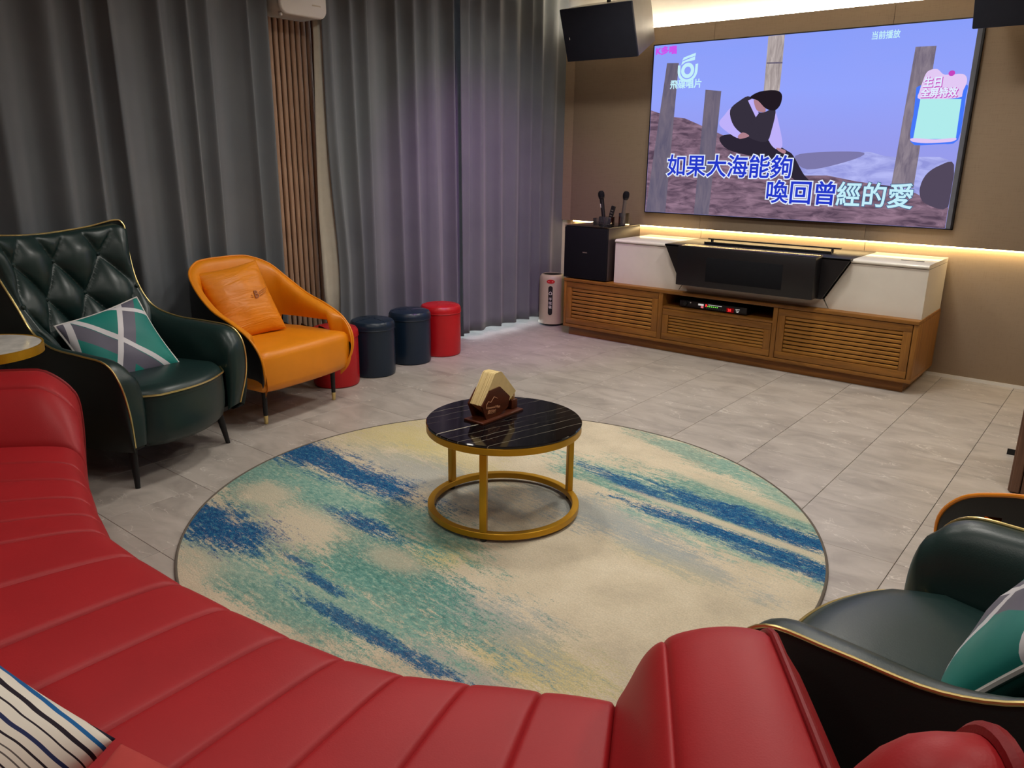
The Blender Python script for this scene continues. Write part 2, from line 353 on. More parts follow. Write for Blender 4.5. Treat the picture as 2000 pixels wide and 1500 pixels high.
def pillow(w, h, t, n=22, pinch=.07):
    mb = MB(); rows = []
    def pt(u, v, sgn):
        z = sgn*t/2*max(0, (1-u*u)*(1-v*v))**.42
        wr = .006*math.sin(7*u+3*v)*math.sin(5*v-2*u)*sgn
        return Vector((w/2*u*(1-pinch*math.cos(v*PI/2)), h/2*v*(1-pinch*math.cos(u*PI/2)), z+wr*(1-u*u)*(1-v*v)))
    for sgn in (1, -1):
        mb.grid([[pt(math.sin(PI/2*(-1+2*i/n)), math.sin(PI/2*(-1+2*j/n)), sgn) for j in range(n+1)] for i in range(n+1)], flip=sgn < 0)
    e = 12; seam = []
    for a, b in (((-1, -1), (1, -1)), ((1, -1), (1, 1)), ((1, 1), (-1, 1)), ((-1, 1), (-1, -1))):
        for q in range(e):
            u = a[0]+(b[0]-a[0])*q/e; v = a[1]+(b[1]-a[1])*q/e; seam.append(pt(u, v, 1))
    return mb, seam

# ================================================================== SETTING
CEIL = 2.66
XL, XR, YB = -1.25, 4.7, -7.3
# floor: grout bed and single tiles
fl = struct(MB().bounds(XL, XR, YB, .12, -.06, -.004).build('floor', 'grout'), 'grey stone-look tiled floor')
T, TY = .405, .3985
tmesh = None; x0, y0 = 2.651, -2.46
i0 = math.floor((XL-x0)/T); j0 = math.floor((YB-y0)/TY)
for i in range(i0, i0+16):
    for j in range(j0, j0+20):
        xa, xb = max(XL, x0+i*T), min(XR, x0+(i+1)*T); ya, yb = max(YB, y0+j*TY), min(.02, y0+(j+1)*TY)
        if xb-xa < .02 or yb-ya < .02: continue
        full = abs(xb-xa-T) < 1e-6 and abs(yb-ya-TY) < 1e-6
        if full and tmesh:
            o = bpy.data.objects.new('tile', tmesh); C.objects.link(o); o.parent = fl
        else:
            w, h = xb-xa-.0022, yb-ya-.0016
            o = MB().box((0, 0, -.004), (w, h, .008), .0008, seg=1).build('tile', 'tile', fl)
            if full: tmesh = o.data
        o.location = ((xa+xb)/2, (ya+yb)/2, 0)
struct(MB().bounds(XL, XR, YB, .12, CEIL, CEIL+.08).build('ceiling', 'whitepaint'), 'white ceiling')
struct(MB().bounds(XL, XR, YB-.1, YB, 0, CEIL).build('wall_back', 'linen'), 'beige wall behind the viewer')
struct(MB().bounds(XR, XR+.1, YB, .12, 0, CEIL).build('wall_right', 'linen'), 'beige wall on the far right')
# screen wall: white base wall, linen panels in front
wf = struct(MB().bounds(XL, XR, .012, .12, 0, CEIL).build('wall_front', 'whitepaint'), 'wall carrying the projection screen, faced with beige linen panels')
seams = [-1.2, -.725, .467, 1.658, 2.849, 4.04, XR]
for a, b in zip(seams, seams[1:]):
    MB().bounds(a+.001, b-.001, -.035, .012, .842, 2.29, .001).build('upper_panel', 'linen', wf)
    MB().bounds(a+.0015, b-.0015, 0, .012, .022, .86, .001).build('lower_panel', 'linen', wf)
struct(MB().bounds(XL, XR, -.004, .012, 0, .022).build('baseboard_front', 'white'), 'thin white baseboard under the linen panels')
tag(MB().bounds(-.7, 4.6, -.028, -.008, .834, .842).build('light_strip', 'led_low'), 'warm glowing strip under the upper wall panels, behind the cabinet', 'light strip')
tag(MB().bounds(-.7, 4.6, -.018, .004, 2.29, 2.298).build('light_strip', 'led_top'), 'bright glowing strip along the top of the screen wall panels', 'light strip')
# curtain-side wall: piers, lintel, two windows, slatted pier
wl = MB().bounds(XL, XL+.1, -4.75, -4.55, 0, CEIL).bounds(XL, XL+.1, YB, -4.75, 0, CEIL).bounds(XL, XL+.1, -3.0, -2.28, 0, CEIL).bounds(XL, XL+.1, -.12, .12, 0, CEIL)
wl.bounds(XL, XL+.1, -4.55, -3.0, 2.45, CEIL).bounds(XL, XL+.1, -2.28, -.12, 2.45, CEIL)
wl = struct(wl.build('wall_left', 'whitepaint'), 'window wall behind the grey curtains with a fluted wooden pier')
for n, (a, b) in enumerate(((-4.55, -3.0), (-2.28, -.12)), 1):
    fr = MB(); xm = XL+.05
    for yy in (a, (a+b)/2, b): fr.bounds(xm-.025, xm+.025, max(a, yy-.025), min(b, yy+.025), 0, 2.45)
    for zz in (.02, 2.43): fr.bounds(xm-.025, xm+.025, a, b, zz-.02, zz+.02)
    f = struct(fr.build('window_%d' % n, 'alu'), 'aluminium window hidden behind the %s curtain' % ('left' if n == 1 else 'right'))
    for q in (0, 1):
        m = (a+b)/2; ya, yb = (a, m) if q == 0 else (m, b)
        MB().bounds(xm-.004, xm+.004, ya+.024, yb-.024, .04, 2.41).build('pane', 'pane', f)
MB().bounds(XL+.1, XL+.205, -3.0, -2.28, 0, CEIL).build('slat_backing', 'slatback', wl)
sm = None
for i in range(18):
    yy = -2.985+i*.0395
    if sm is None: o = MB().box((0, 0, 0), (.028, .028, CEIL-.01), .010, seg=3).build('slat', 'slat', wl); sm = o.data
    else: o = bpy.data.objects.new('slat', sm); C.objects.link(o); o.parent = wl
    o.location = (XL+.218, yy+.014, CEIL/2)
# fluted wooden pillar at the right
pw = struct(MB().bounds(2.88, 3.6, -1.87, -1.45, 0, CEIL).build('wall_pillar', 'slatback'), 'fluted brown wooden pillar at the right edge')
sm = None
for i in range(18):
    if sm is None: o = MB().box((0, 0, 0), (.036, .024, CEIL-.01), .004, seg=1).build('slat', 'pillarwood', pw); sm = o.data
    else: o = bpy.data.objects.new('slat', sm); C.objects.link(o); o.parent = pw
    o.location = (2.885+i*.0405, -1.874, CEIL/2)
sm = None
for i in range(10):
    if sm is None: o = MB().box((0, 0, 0), (.024, .036, CEIL-.01), .004, seg=1).build('slat', 'pillarwood', pw); sm = o.data
    else: o = bpy.data.objects.new('slat', sm); C.objects.link(o); o.parent = pw
    o.location = (2.872, -1.862+i*.0405, CEIL/2)
tag(MB().prism([(2.79, -1.36, 0), (2.79, -1.33, 0), (2.79, -1.33, .012), (2.79, -1.36, .03)], (.06, 0, 0)).build('door_stop', 'black'), 'small black wedge on the floor behind the wooden pillar', 'door stop')

# ------------------------------------------------------------------ ceiling lamps (fixtures above the frame; the violet one is added for its tint)
def downlight(x, y, w, label):
    t = empty('ceiling_downlight', (x, y, CEIL)); tag(t, label, 'ceiling light', 'recessed ceiling downlights')
    MB().lathe([(.15, -.001), (.16, -.006), (.185, -.008), (.19, 0)], 40).build('trim_ring', 'white', t)
    MB().lathe([(0.0001, -.003), (.15, -.003)], 40).build('diffuser', 'lamp', t)
    ld = bpy.data.lights.new('downlight', 'AREA'); ld.shape = 'DISK'; ld.size = .34; ld.energy = w; ld.color = (1.0, .955, .89); ld.spread = math.radians(150)
    l = bpy.data.objects.new('downlight_lamp', ld); C.objects.link(l); l.parent = t; l.location = (0, 0, -.012)
for x, y, kw in [(.3, -1.3, .72), (1.7, -1.3, 1.0), (3.5, -1.4, .8), (.5, -3.0, .9), (1.9, -2.9, 1.0), (3.6, -3.2, .8), (.6, -4.9, .26), (2.0, -4.8, .42), (3.5, -5.0, .42), (2.0, -6.5, .4)]:
    downlight(x, y, DOWNLIGHT_W*kw, 'round white recessed downlight in the ceiling')
t = empty('added_tint_lamp', (.9, -2.2, CEIL)); tag(t, 'added unseen violet lamp on the ceiling, tinting the curtain corner', 'lamp')  # added lamp out of view, supplies the violet tint on the curtain
MB().lathe([(.05, 0), (.06, -.01), (.06, -.08), (.045, -.1), (.0001, -.1)], 24).build('housing', 'black', t)
ld = bpy.data.lights.new('violet_tint', 'SPOT'); ld.energy = TINT_LAMP_W; ld.color = (.80, .20, .95); ld.spot_size = math.radians(62); ld.spot_blend = 1.0; ld.shadow_soft_size = .05
l = bpy.data.objects.new('tint_beam', ld); C.objects.link(l); l.parent = t; l.location = (0, 0, -.11)
l.rotation_euler = (Vector((-.85, -.95, .55))-Vector((.9, -2.2, CEIL-.11))).to_track_quat('-Z', 'Y').to_euler()

# ------------------------------------------------------------------ rug
rg = empty('round_rug', (1.35, -3.43, 0)); tag(rg, 'round abstract rug in cream, teal, blue and yellow under the coffee table', 'rug')
MB().lathe([(.0001, .009), (.6, .0095), (1.185, .009), (1.19, .006), (1.19, .0005)], 128).build('pile', 'rug', rg)
MB().tube([(1.192*math.cos(2*PI*i/128), 1.192*math.sin(2*PI*i/128), .005) for i in range(128)], .0055, 8, True).build('binding', 'rugedge', rg)

# ------------------------------------------------------------------ curtains
def curtain(name, ya, yb, xm, label, nf, hem, seed, amp=.05, lift=None, bow=0.0, flare=None):
    rnd = random.Random(seed); t = empty(name, (xm, (ya+yb)/2, 0)); tag(t, label, 'curtain', 'grey floor-length curtains')
    ph = [rnd.uniform(-.35, .35) for _ in range(nf+3)]; am = [rnd.uniform(.65, 1.15) for _ in range(nf+3)]; dr = [rnd.uniform(-1, 1) for _ in range(nf+3)]
    NU, NV = nf*22, 30; rows = []
    top = CEIL-.02
    for i in range(NU+1):
        u = i/NU; row = []
        for j in range(NV+1):
            v = j/NV; z0 = hem if lift is None else hem+lift(u)
            z = z0+(top-z0)*v; q = u*nf; kf = int(q); fr = q-kf
            a = am[kf]*(1-fr)+am[kf+1]*fr; p = ph[kf]*(1-fr)+ph[kf+1]*fr; d_ = dr[kf]*(1-fr)+dr[kf+1]*fr
            w = 1-v; ang = 2*PI*(q+p+.22*d_*w)
            s_ = math.sin(ang)+.20*math.sin(2*ang+1.1+d_)
            edge = min(1, min(u, 1-u)*nf*2.2)
            x = amp*a*(.75+.25*w)*s_*(.35+.65*edge)
            y = ya+(yb-ya)*u+.018*math.cos(ang)*a
            if flare: y += flare(u, z)
            row.append(Vector((x+bow*w*math.sin(PI*u), y-(ya+yb)/2, z)))
        rows.append(row)
    mb = MB(); mb.grid(rows); o = mb.build('cloth', 'curtain', t, 180)
    s2 = o.modifiers.new('thickness', 'SOLIDIFY'); s2.thickness = .004
    return t
cl = curtain('curtain', -4.95, -2.775, -.93, 'grey curtain left of the fluted wooden pier, behind the green and orange armchairs', 12, .015, 3, .048)
ca = curtain('curtain', -2.46, -1.255, -.86, 'grey curtain just right of the fluted wooden pier, behind the navy stools', 7, .012, 11, .042, flare=lambda u, z: max(0, 1-u*4)*.05*math.exp(-((z-.6)/.55)**2))
cb = curtain('curtain', -1.30, -.035, -.815, 'grey violet-lit curtain nearest the screen wall, behind the trash bin', 7, .048, 21, .038)
# pale linings showing at the two inner edges
def lining(parent, pts):
    px, py = parent.location.x, parent.location.y; mb = MB(); rows = []
    for (z, ya, yb, xa, xb) in pts:
        rows.append([Vector((xa+(xb-xa)*q/6+.006*math.sin(q*1.4+z*2)-px, ya+(yb-ya)*q/6-py, z)) for q in range(7)])
    mb.grid(rows); o = mb.build('lining', 'lining', parent, 180); o.modifiers.new('thickness', 'SOLIDIFY').thickness = .002
    part(o, 'pale lining showing at the curtain edge')
lining(ca, [(.015, -2.45, -2.38, -.91, -.88), (.5, -2.485, -2.35, -.93, -.88), (1.0, -2.49, -2.36, -.94, -.88), (1.5, -2.48, -2.40, -.93, -.89), (2.0, -2.465, -2.42, -.92, -.89), (CEIL-.02, -2.46, -2.42, -.92, -.89)])
lining(cl, [(.02, -2.80, -2.765, -.94, -.95), (1.0, -2.80, -2.768, -.94, -.95), (2.0, -2.80, -2.772, -.94, -.95), (CEIL-.02, -2.80, -2.775, -.94, -.95)])

# ------------------------------------------------------------------ wall-hung air unit
t = empty('air_unit', (-.915, -2.585, 2.112)); tag(t, 'white wall-hung air unit at the top of the fluted wooden pier', 'air unit')
def rrect(w, h, r, n=6):
    out = []
    for cx_, cy_, a0 in ((w/2-r, h/2-r, 0), (-w/2+r, h/2-r, PI/2), (-w/2+r, -h/2+r, PI), (w/2-r, -h/2+r, 1.5*PI)):
        out += [(cx_+r*math.cos(a0+PI/2*q/n), cy_+r*math.sin(a0+PI/2*q/n)) for q in range(n+1)]
    return out
def rplate(w, h, r, x0_, x1_, zc, bev=.006):
    mb = MB(); rows = []
    for x, ins in ((x0_, 0), (x1_-bev, 0), (x1_-bev*.3, bev*.4), (x1_, bev)):
        rows.append([Vector((x, p[0], p[1]+zc)) for p in rrect(w-2*ins, h-2*ins, r-ins)])
    V = mb.grid(rows, False, True); mb.fan(V[0]); mb.fan(V[-1]); return mb
rplate(.31, .46, .045, -.115, .06, .225).build('body', plain('unit_body', srgb(186, 180, 170), .4), t)
rplate(.318, .466, .05, .06, .08, .226, .008).build('front_cover', 'white', t)
MB().box((.04, -.135, -.008), (.02, .012, .016), .002).build('drain_nozzle', 'white', t)
MB().bounds(.0795, .0806, .055, .115, .055, .063, .0003).build('faint_mark', plain('unit_mark', srgb(200, 190, 170), .5), t)

# ------------------------------------------------------------------ projection screen and its picture
scr = empty('projection_screen', (1.086, -.06, .945)); tag(scr, 'large wall-mounted projection screen showing a karaoke video with lyrics', 'screen')
OX, OZ = 1.086, .945
W_, H_ = 2.172, 1.22
MB().bounds(-W_/2, W_/2, .002, .025, 0, H_).build('back_panel', 'black', scr)
fm = MB(); b_ = .007
fm.bounds(-W_/2, W_/2, -.004, .02, 0, b_).bounds(-W_/2, W_/2, -.004, .02, H_-b_, H_).bounds(-W_/2, -W_/2+b_, -.004, .02, 0, H_).bounds(W_/2-b_*1.6, W_/2, -.004, .02, 0, H_)
fm.build('frame', 'blackgloss', scr)
MB().bounds(2.134-OX, W_/2-b_*1.6, -.001, .003, b_, H_-b_).build('unlit_margin', plain('screen_grey', srgb(104, 108, 118), .5), scr)
k = NT('picture_sky'); k.t.nodes.remove(k.b); tc = k.n('ShaderNodeTexCoord'); sp = k.n('ShaderNodeSeparateXYZ'); k.l(tc.outputs['Object'], sp.inputs[0])
g = k.ramp(k.math('DIVIDE', sp.outputs[2], H_), [(.22, srgb(150, 152, 226)), (.45, srgb(148, 156, 240)), (.7, srgb(144, 164, 255)), (1, srgb(134, 158, 252))])
cl_ = k.noise(k.coords((1.2, 1, 4)), 1.5, 4); g = k.mix(k.math('MULTIPLY', cl_, .35), g, srgb(162, 160, 236))
e = k.n('ShaderNodeEmission'); k.l(g, e.inputs[0]); e.inputs[1].default_value = 1.0; k.l(e.outputs[0], k.out.inputs[0])
MB().bounds(-W_/2+b_, 2.134-OX, -.001, .003, b_, H_-b_).build('picture', k.m, scr)
def pic_noise(name, c1, c2, s3, sc_=3):
    k = NT(name); k.t.nodes.remove(k.b); f = k.noise(k.coords(s3), sc_, 5, .6, .8); e = k.n('ShaderNodeEmission'); k.l(k.ramp(f, [(.35, c1), (.65, c2)]), e.inputs[0]); k.l(e.outputs[0], k.out.inputs[0]); return k.m
layer = [0]
def poly(name, pts, mat, dz=None):
    layer[0] += 1; yy = -.0012-layer[0]*.00012
    mb = MB(); lim = lambda p: (max(.0075, min(2.133, p[0])), max(.9525, min(2.157, p[1])))
    vs = [mb.bm.verts.new((lim(p)[0]-OX, yy, lim(p)[1]-OZ)) for p in pts]; fce = mb.bm.faces.new(vs)
    bmesh.ops.triangulate(mb.bm, faces=[fce])
    return mb.build(name, mat, scr, fix=False)
def smooth2(pts, n=4): return [(p.x, p.z) for p in spline([(a, 0, b) for a, b in pts], n, True)]
mrock = pic_noise('picture_rock', srgb(84, 66, 84), srgb(150, 120, 140), (2.2, 1, 9)); mpost = pic_noise('picture_post', srgb(96, 90, 112), srgb(118, 108, 124), (6, 1, 1.5))
mwood = pic_noise('picture_timber', srgb(150, 138, 138), srgb(196, 184, 182), (14, 1, 2)); mdark = emit('picture_dark', srgb(44, 38, 52)); mhair = emit('picture_hair', srgb(34, 26, 34))
mfoam = pic_noise('picture_foam', srgb(146, 150, 220), srgb(182, 186, 246), (2, 1, 6)); mvest = emit('picture_vest', srgb(54, 48, 62)); mslv = emit('picture_sleeve', srgb(190, 176, 250))
mface = emit('picture_face', srgb(176, 128, 140)); mrr = emit('picture_boulder', srgb(82, 72, 92)); mwave = emit('picture_wave', srgb(124, 120, 170)); mpost4 = pic_noise('picture_post_warm', srgb(112, 102, 120), srgb(146, 134, 146), (9, 1, 2))
poly('picture_sea', smooth2([(1.179, 1.33), (1.488, 1.359), (1.605, 1.409), (1.777, 1.374), (2.1, 1.36), (2.13, 1.1), (1.568, 1.1), (1.214, 1.2)]), mfoam)
poly('picture_swell', smooth2([(1.146, 1.381), (1.355, 1.408), (1.594, 1.403), (1.49, 1.346), (1.237, 1.292)]), mwave)
poly('picture_post', [(1.811, 2.024), (1.927, 2.022), (1.919, 1.655), (1.917, 1.190), (1.784, 1.19), (1.807, 1.658)], mpost4)
poly('picture_shore', [(.008, 1.704), (.164, 1.658), (.30, 1.64), (.443, 1.584), (.586, 1.528), (.687, 1.419), (.9, 1.40), (1.121, 1.368), (1.202, 1.252), (1.373, 1.256), (1.568, 1.222), (1.789, 1.198), (1.934, 1.16), (2.05, 1.10), (2.132, 1.08), (2.132, .953), (.008, .953)], mrock)
poly('picture_boulder', smooth2([(1.955, 1.173), (1.975, 1.269), (2.044, 1.329), (2.125, 1.336), (2.131, 1.084), (1.998, 1.1)]), mrr)
poly('picture_post', [(.12, 2.032), (.217, 2.027), (.192, 1.503), (.184, .953), (.011, .953), (.092, 1.503)], mpost)
poly('picture_post', [(.444, 1.834), (.567, 1.82), (.555, 1.363), (.545, .953), (.425, .953), (.441, 1.418)], mpost)
poly('picture_timber', [(.876, 2.157), (.989, 2.157), (.991, 1.983), (.99, 1.77), (.88, 1.77), (.882, 1.987)], mwood)
poly('picture_timber_band', [(.882, 1.992), (.992, 1.988), (.992, 1.978), (.882, 1.982)], mpost)
poly('picture_trousers', smooth2([(.581, 1.5), (.677, 1.527), (.853, 1.512), (.971, 1.472), (1.088, 1.413), (1.133, 1.381), (1.214, 1.265), (1.26, 1.214), (1.179, 1.212), (1.076, 1.276), (.868, 1.366), (.657, 1.419)]), mdark)
poly('picture_sleeve', smooth2([(.655, 1.70), (.692, 1.58), (.75, 1.526), (.716, 1.5), (.598, 1.568), (.571, 1.609), (.605, 1.655)]), mslv)
poly('picture_sleeve', smooth2([(.965, 1.69), (1.015, 1.575), (1.05, 1.446), (1.004, 1.426), (.949, 1.485), (.94, 1.576)]), mslv)
poly('picture_vest', smooth2([(.646, 1.688), (.714, 1.752), (.784, 1.775), (.836, 1.683), (.894, 1.668), (.975, 1.69), (.963, 1.55), (.929, 1.472), (.796, 1.505), (.686, 1.58)]), mvest)
poly('picture_collar', [(.772, 1.75), (.807, 1.761), (.859, 1.663), (.841, 1.637)], mslv)
poly('picture_face', smooth2([(.815, 1.752), (.859, 1.74), (.906, 1.69), (.894, 1.668), (.842, 1.685)]), mface)
poly('picture_hair', smooth2([(.784, 1.769), (.852, 1.805), (.963, 1.809), (1.01, 1.78), (1.007, 1.716), (.97, 1.679), (.906, 1.694), (.844, 1.747)]), mhair)
poly('picture_hand', smooth2([(.722, 1.513), (.757, 1.537), (.806, 1.512), (.739, 1.493)]), mface)
poly('picture_hand', smooth2([(1.01, 1.433), (1.074, 1.417), (1.07, 1.394), (1.026, 1.413)]), mface)
# record label emblem: ring, cup and two strokes
mcy = emit('picture_cyan', srgb(196, 238, 250)); mink = emit('picture_blue_ink', srgb(36, 56, 200)); mwh = emit('picture_white', srgb(226, 236, 255)); mtl = emit('picture_deep_teal', srgb(60, 96, 140))
def arc(cx_, cz_, ri, ro, a0, a1, n=28): return [(cx_+ro*math.cos(a0+(a1-a0)*q/n), cz_+ro*math.sin(a0+(a1-a0)*q/n)) for q in range(n+1)]+[(cx_+ri*math.cos(a1-(a1-a0)*q/n), cz_+ri*math.sin(a1-(a1-a0)*q/n)) for q in range(n+1)]
for a0 in (0, PI): poly('emblem_ring', arc(.292, 1.972, .026, .052, a0, a0+PI), mcy)
poly('emblem_cup', [(.212, 2.01), (.212, 1.975)]+[(.292+.080*math.cos(a), 1.972+.080*math.sin(a)) for a in [PI+PI*q/20 for q in range(21)]]+[(.372, 2.015), (.352, 2.012)]+[(.292+.060*math.cos(a), 1.972+.060*math.sin(a)) for a in [2*PI-PI*q/20 for q in range(21)]]+[(.232, 2.01)], mcy)
poly('emblem_stroke', [(.238, 2.01), (.245, 2.035), (.345, 2.065), (.345, 2.04), (.27, 2.03)], mcy)
poly('emblem_stroke', [(.242, 2.04), (.255, 2.062), (.348, 2.088), (.348, 2.068), (.29, 2.056)], mcy)
RX = (PI/2, 0, 0)
def line(name, s, x, z, size, core, rim, width, rimoff=.0105):
    layer[0] += 2
    a = text_mesh(name+'_outline', s, size, rim, scr, (x-OX, -.0045-.0001, z-OZ), RX, 0, 0, fat=rimoff)
    b = text_mesh(name, s, size, core, scr, (x-OX, -.0052, z-OZ), RX, 0, 0, fat=.0028)
    bpy.context.view_layer.update()
    w = max(v_.co.x for v_ in b.data.vertices)-min(v_.co.x for v_ in b.data.vertices)
    a.scale.x = b.scale.x = width/w
    return a, b
line('lyrics', '如果大海能夠', .175, 1.243, .165, mink, mwh, .955)
line('lyrics', '喚回曾', .962, 1.077, .165, mink, mwh, .47)
line('lyrics', '經的愛', 1.45, 1.077, .165, mcy, mtl, .475, .0065)
text_mesh('record_label_text', '飛碟唱片', .064, mcy, scr, (.158-OX, -.0045, 1.856-OZ), RX, 0, 0, fat=.0018)
text_mesh('now_playing_text', '当前播放', .050, mcy, scr, (1.545-OX, -.0045, 2.088-OZ), RX, 0, 0, .85, fat=.001)
text_mesh('channel_text', 'K多唱', .058, emit('picture_magenta', srgb(204, 84, 236)), scr, (.02-OX, -.0045, 2.098-OZ), RX, 0, 0, 1.15, fat=.003)
# promotional card (its code is left blank)
mblue = emit('card_blue', srgb(70, 120, 250)); mpink = emit('card_pink', srgb(226, 200, 244)); mpale = emit('card_pale', srgb(176, 236, 236)); mmag = emit('card_magenta', srgb(196, 70, 190))
poly('card_back', smooth2([(1.868, 1.80), (2.11, 1.80), (2.128, 1.72), (2.125, 1.48), (2.0, 1.462), (1.862, 1.47), (1.862, 1.72)]), mblue)
poly('card_cloud', smooth2([(1.879, 1.816), (1.898, 1.877), (1.95, 1.89), (1.998, 1.855), (2.093, 1.855), (2.122, 1.815), (2.105, 1.75), (2.09, 1.722), (1.882, 1.719), (1.872, 1.771)]), mpink)
poly('card_panel', [(1.882, 1.722), (2.108, 1.714), (2.112, 1.486), (1.874, 1.486)], mpale)
poly('card_foot', smooth2([(1.87, 1.492), (2.0, 1.484), (2.11, 1.492), (2.09, 1.47), (1.95, 1.462), (1.87, 1.472)]), mpink)
poly('card_cherry', [(2.034+.018*math.cos(a), 1.862+.016*math.sin(a)) for a in [2*PI*q/14 for q in range(14)]], mmag)
for (s, x, z, sz) in (('生日', 1.884, 1.795, .062), ('全屏特效', 1.880, 1.735, .056)):
    text_mesh('card_text_shadow', s, sz, mmag, scr, (x+.003-OX, -.0075, z-.003-OZ), RX, 0, 0, .9, fat=.004); text_mesh('card_text', s, sz, mwh, scr, (x-OX, -.0080, z-OZ), RX, 0, 0, .9, fat=.002)

# ------------------------------------------------------------------ wooden media cabinet
cab = empty('media_cabinet', (.9015, -.3, 0)); tag(cab, 'low honey-oak media cabinet with louvred doors under the screen', 'cabinet')
cx0 = .9015; L = lambda x: x-cx0
yf = -.6+.3; ybk = -.02+.3
MB().bounds(L(-.34), L(2.133), -.565+.3, ybk, 0, .068, .002).build('plinth', 'plinth', cab)
MB().bounds(L(-.372), L(2.178), yf-.006, ybk, .426, .449, .003).build('top_board', 'oak', cab)
MB().bounds(L(-.372), L(2.178), yf, ybk, .066, .09, .002).build('bottom_board', 'oak', cab)
for a, b in ((-.372, -.35), (2.150, 2.178)): MB().bounds(L(a), L(b), yf, ybk, .09, .426, .002).build('side_panel', 'oakv', cab)
for a, b in ((.462, .496), (1.306, 1.336)): MB().bounds(L(a), L(b), yf, ybk, .09, .426, .002).build('divider', 'oakv', cab)
MB().bounds(L(-.35), L(2.15), ybk-.012, ybk, .09, .426).build('back_panel', 'plinth', cab)
MB().bounds(L(.496), L(1.306), yf+.004, ybk-.012, .318, .334, .001).build('niche_shelf', 'oak', cab)
def door(name, a, b, z0, z1, ns, label=None):
    d = empty(name, (L((a+b)/2), yf+.012, z0), 0); d.parent = cab; w, h = b-a, z1-z0; rw, rh = .048, .044
    MB().bounds(-w/2, w/2, -.012, .010, h-rh, h, .002).build('rail', 'oak', d); MB().bounds(-w/2, w/2, -.012, .010, 0, rh, .002).build('rail', 'oak', d)
    MB().bounds(-w/2, -w/2+rw, -.013, .010, rh, h-rh, .002).build('stile', 'oakv', d); MB().bounds(w/2-rw, w/2, -.013, .010, rh, h-rh, .002).build('stile', 'oakv', d)
    MB().bounds(-w/2+rw, w/2-rw, .010, .014, rh, h-rh).build('backing', 'slatback', d)
    p = (h-2*rh)/ns; me = None
    for q in range(ns):
        if me is None: o = MB().box((0, 0, 0), (w-2*rw-.001, .013, p*.76), .004, Matrix.Rotation(math.radians(14), 3, 'X')).build('slat', 'oakslat', d); me = o.data
        else: o = bpy.data.objects.new('slat', me); C.objects.link(o); o.parent = d
        o.location = (0, -.001, rh+p*(q+.5))
    return d
door('door', -.348, .460, .094, .422, 8)
door('drawer', .500, 1.303, .094, .316, 6)
dr_ = door('door', 1.340, 2.146, .094, .422, 9)

# white laser-projector console standing on the cabinet
con = empty('projector_console', (1.106, -.28, .449)); tag(con, 'white lacquered projector console with an opened black centre drawer, on the oak cabinet', 'console')
LX = lambda x: x-1.106; LY = lambda y: y+.28; LZ = lambda z: z-.449
def wing(sgn):
    # white side body with slanted inner edge against the black centre
    x_out = 1.066; prof = [(x_out, .0), (x_out, .295), (.626, .295), (.494, .058), (.527, .0)]
    pts = [(sgn*x, LY(-.535), z) for x, z in prof]
    MB().prism(pts, (0, .51, 0)).build('side_body', 'whitelac', con)
    lid = MB(); rows = []
    for (y, z) in [(LY(-.02), .298), (LY(-.535), .298), (LY(-.543), .302), (LY(-.545), .309), (LY(-.540), .318), (LY(-.528), .323), (LY(-.02), .323)]:
        rows.append([Vector((sgn*.628, y, z)), Vector((sgn*x_out, y, z))])
    V = lid.grid(rows, True); lid.fan([r[0] for r in V]); lid.fan([r[1] for r in V], True)
    lid.build('lid', 'whitelac', con, 50)
wing(-1); wing(1)
MB().prism([(-.487, LY(-.537), .054), (.487, LY(-.537), .054), (.522, LY(-.537), 0), (-.522, LY(-.537), 0)], (0, .3, 0)).build('lower_panel', 'whitelac', con)
# black trapezoid bay
MB().prism([(-.625, LY(-.59), .322), (.637, LY(-.59), .322), (.49, LY(-.59), .062), (-.49, LY(-.59), .062)], (0, .02, 0)).build('bay_front', 'blackgloss', con)
MB().prism([(-.62, LY(-.575), .30), (.62, LY(-.575), .30), (.49, LY(-.575), .07), (-.49, LY(-.575), .07)], (0, .30, 0)).build('bay_box', 'blackgloss', con)
MB().bounds(-.628, .637, LY(-.59), LY(-.03), .312, .326, .002).build('bay_top', 'blackgloss', con)
dw = MB().bounds(-.466, .468, LY(-.705), LY(-.575), .068, .330, .004).build('projector_drawer', 'blackgloss', con)
MB().bounds(-.25, .27, LY(-.7062), LY(-.704), .11, .27, .0005).build('vent_grille', 'blacksat', dw)
MB().bounds(-.46, .462, LY(-.70), LY(-.56), .3305, .3345, .001).build('drawer_top', plain('smoked_glass', srgb(40, 32, 28), .15), dw)
fp = MB(); fp.bounds(-.435, .49, LY(-.31), LY(-.285), .350, .358, .001); fp.build('raised_flap', 'blackgloss', con)
fp = MB(); fp.bounds(-.42, .46, LY(-.40), LY(-.385), .326, .342, .001); fp.build('flap_edge', 'blackgloss', con)
for sx_ in (-.40, .44): MB().box((sx_, LY(-.31), .338), (.012, .02, .03)).build('flap_hinge', 'black', con)
MB().bounds(LX(1.978), LX(2.108), LY(-.385), LY(-.365), .323, .3245).build('top_vent', 'dark', con)

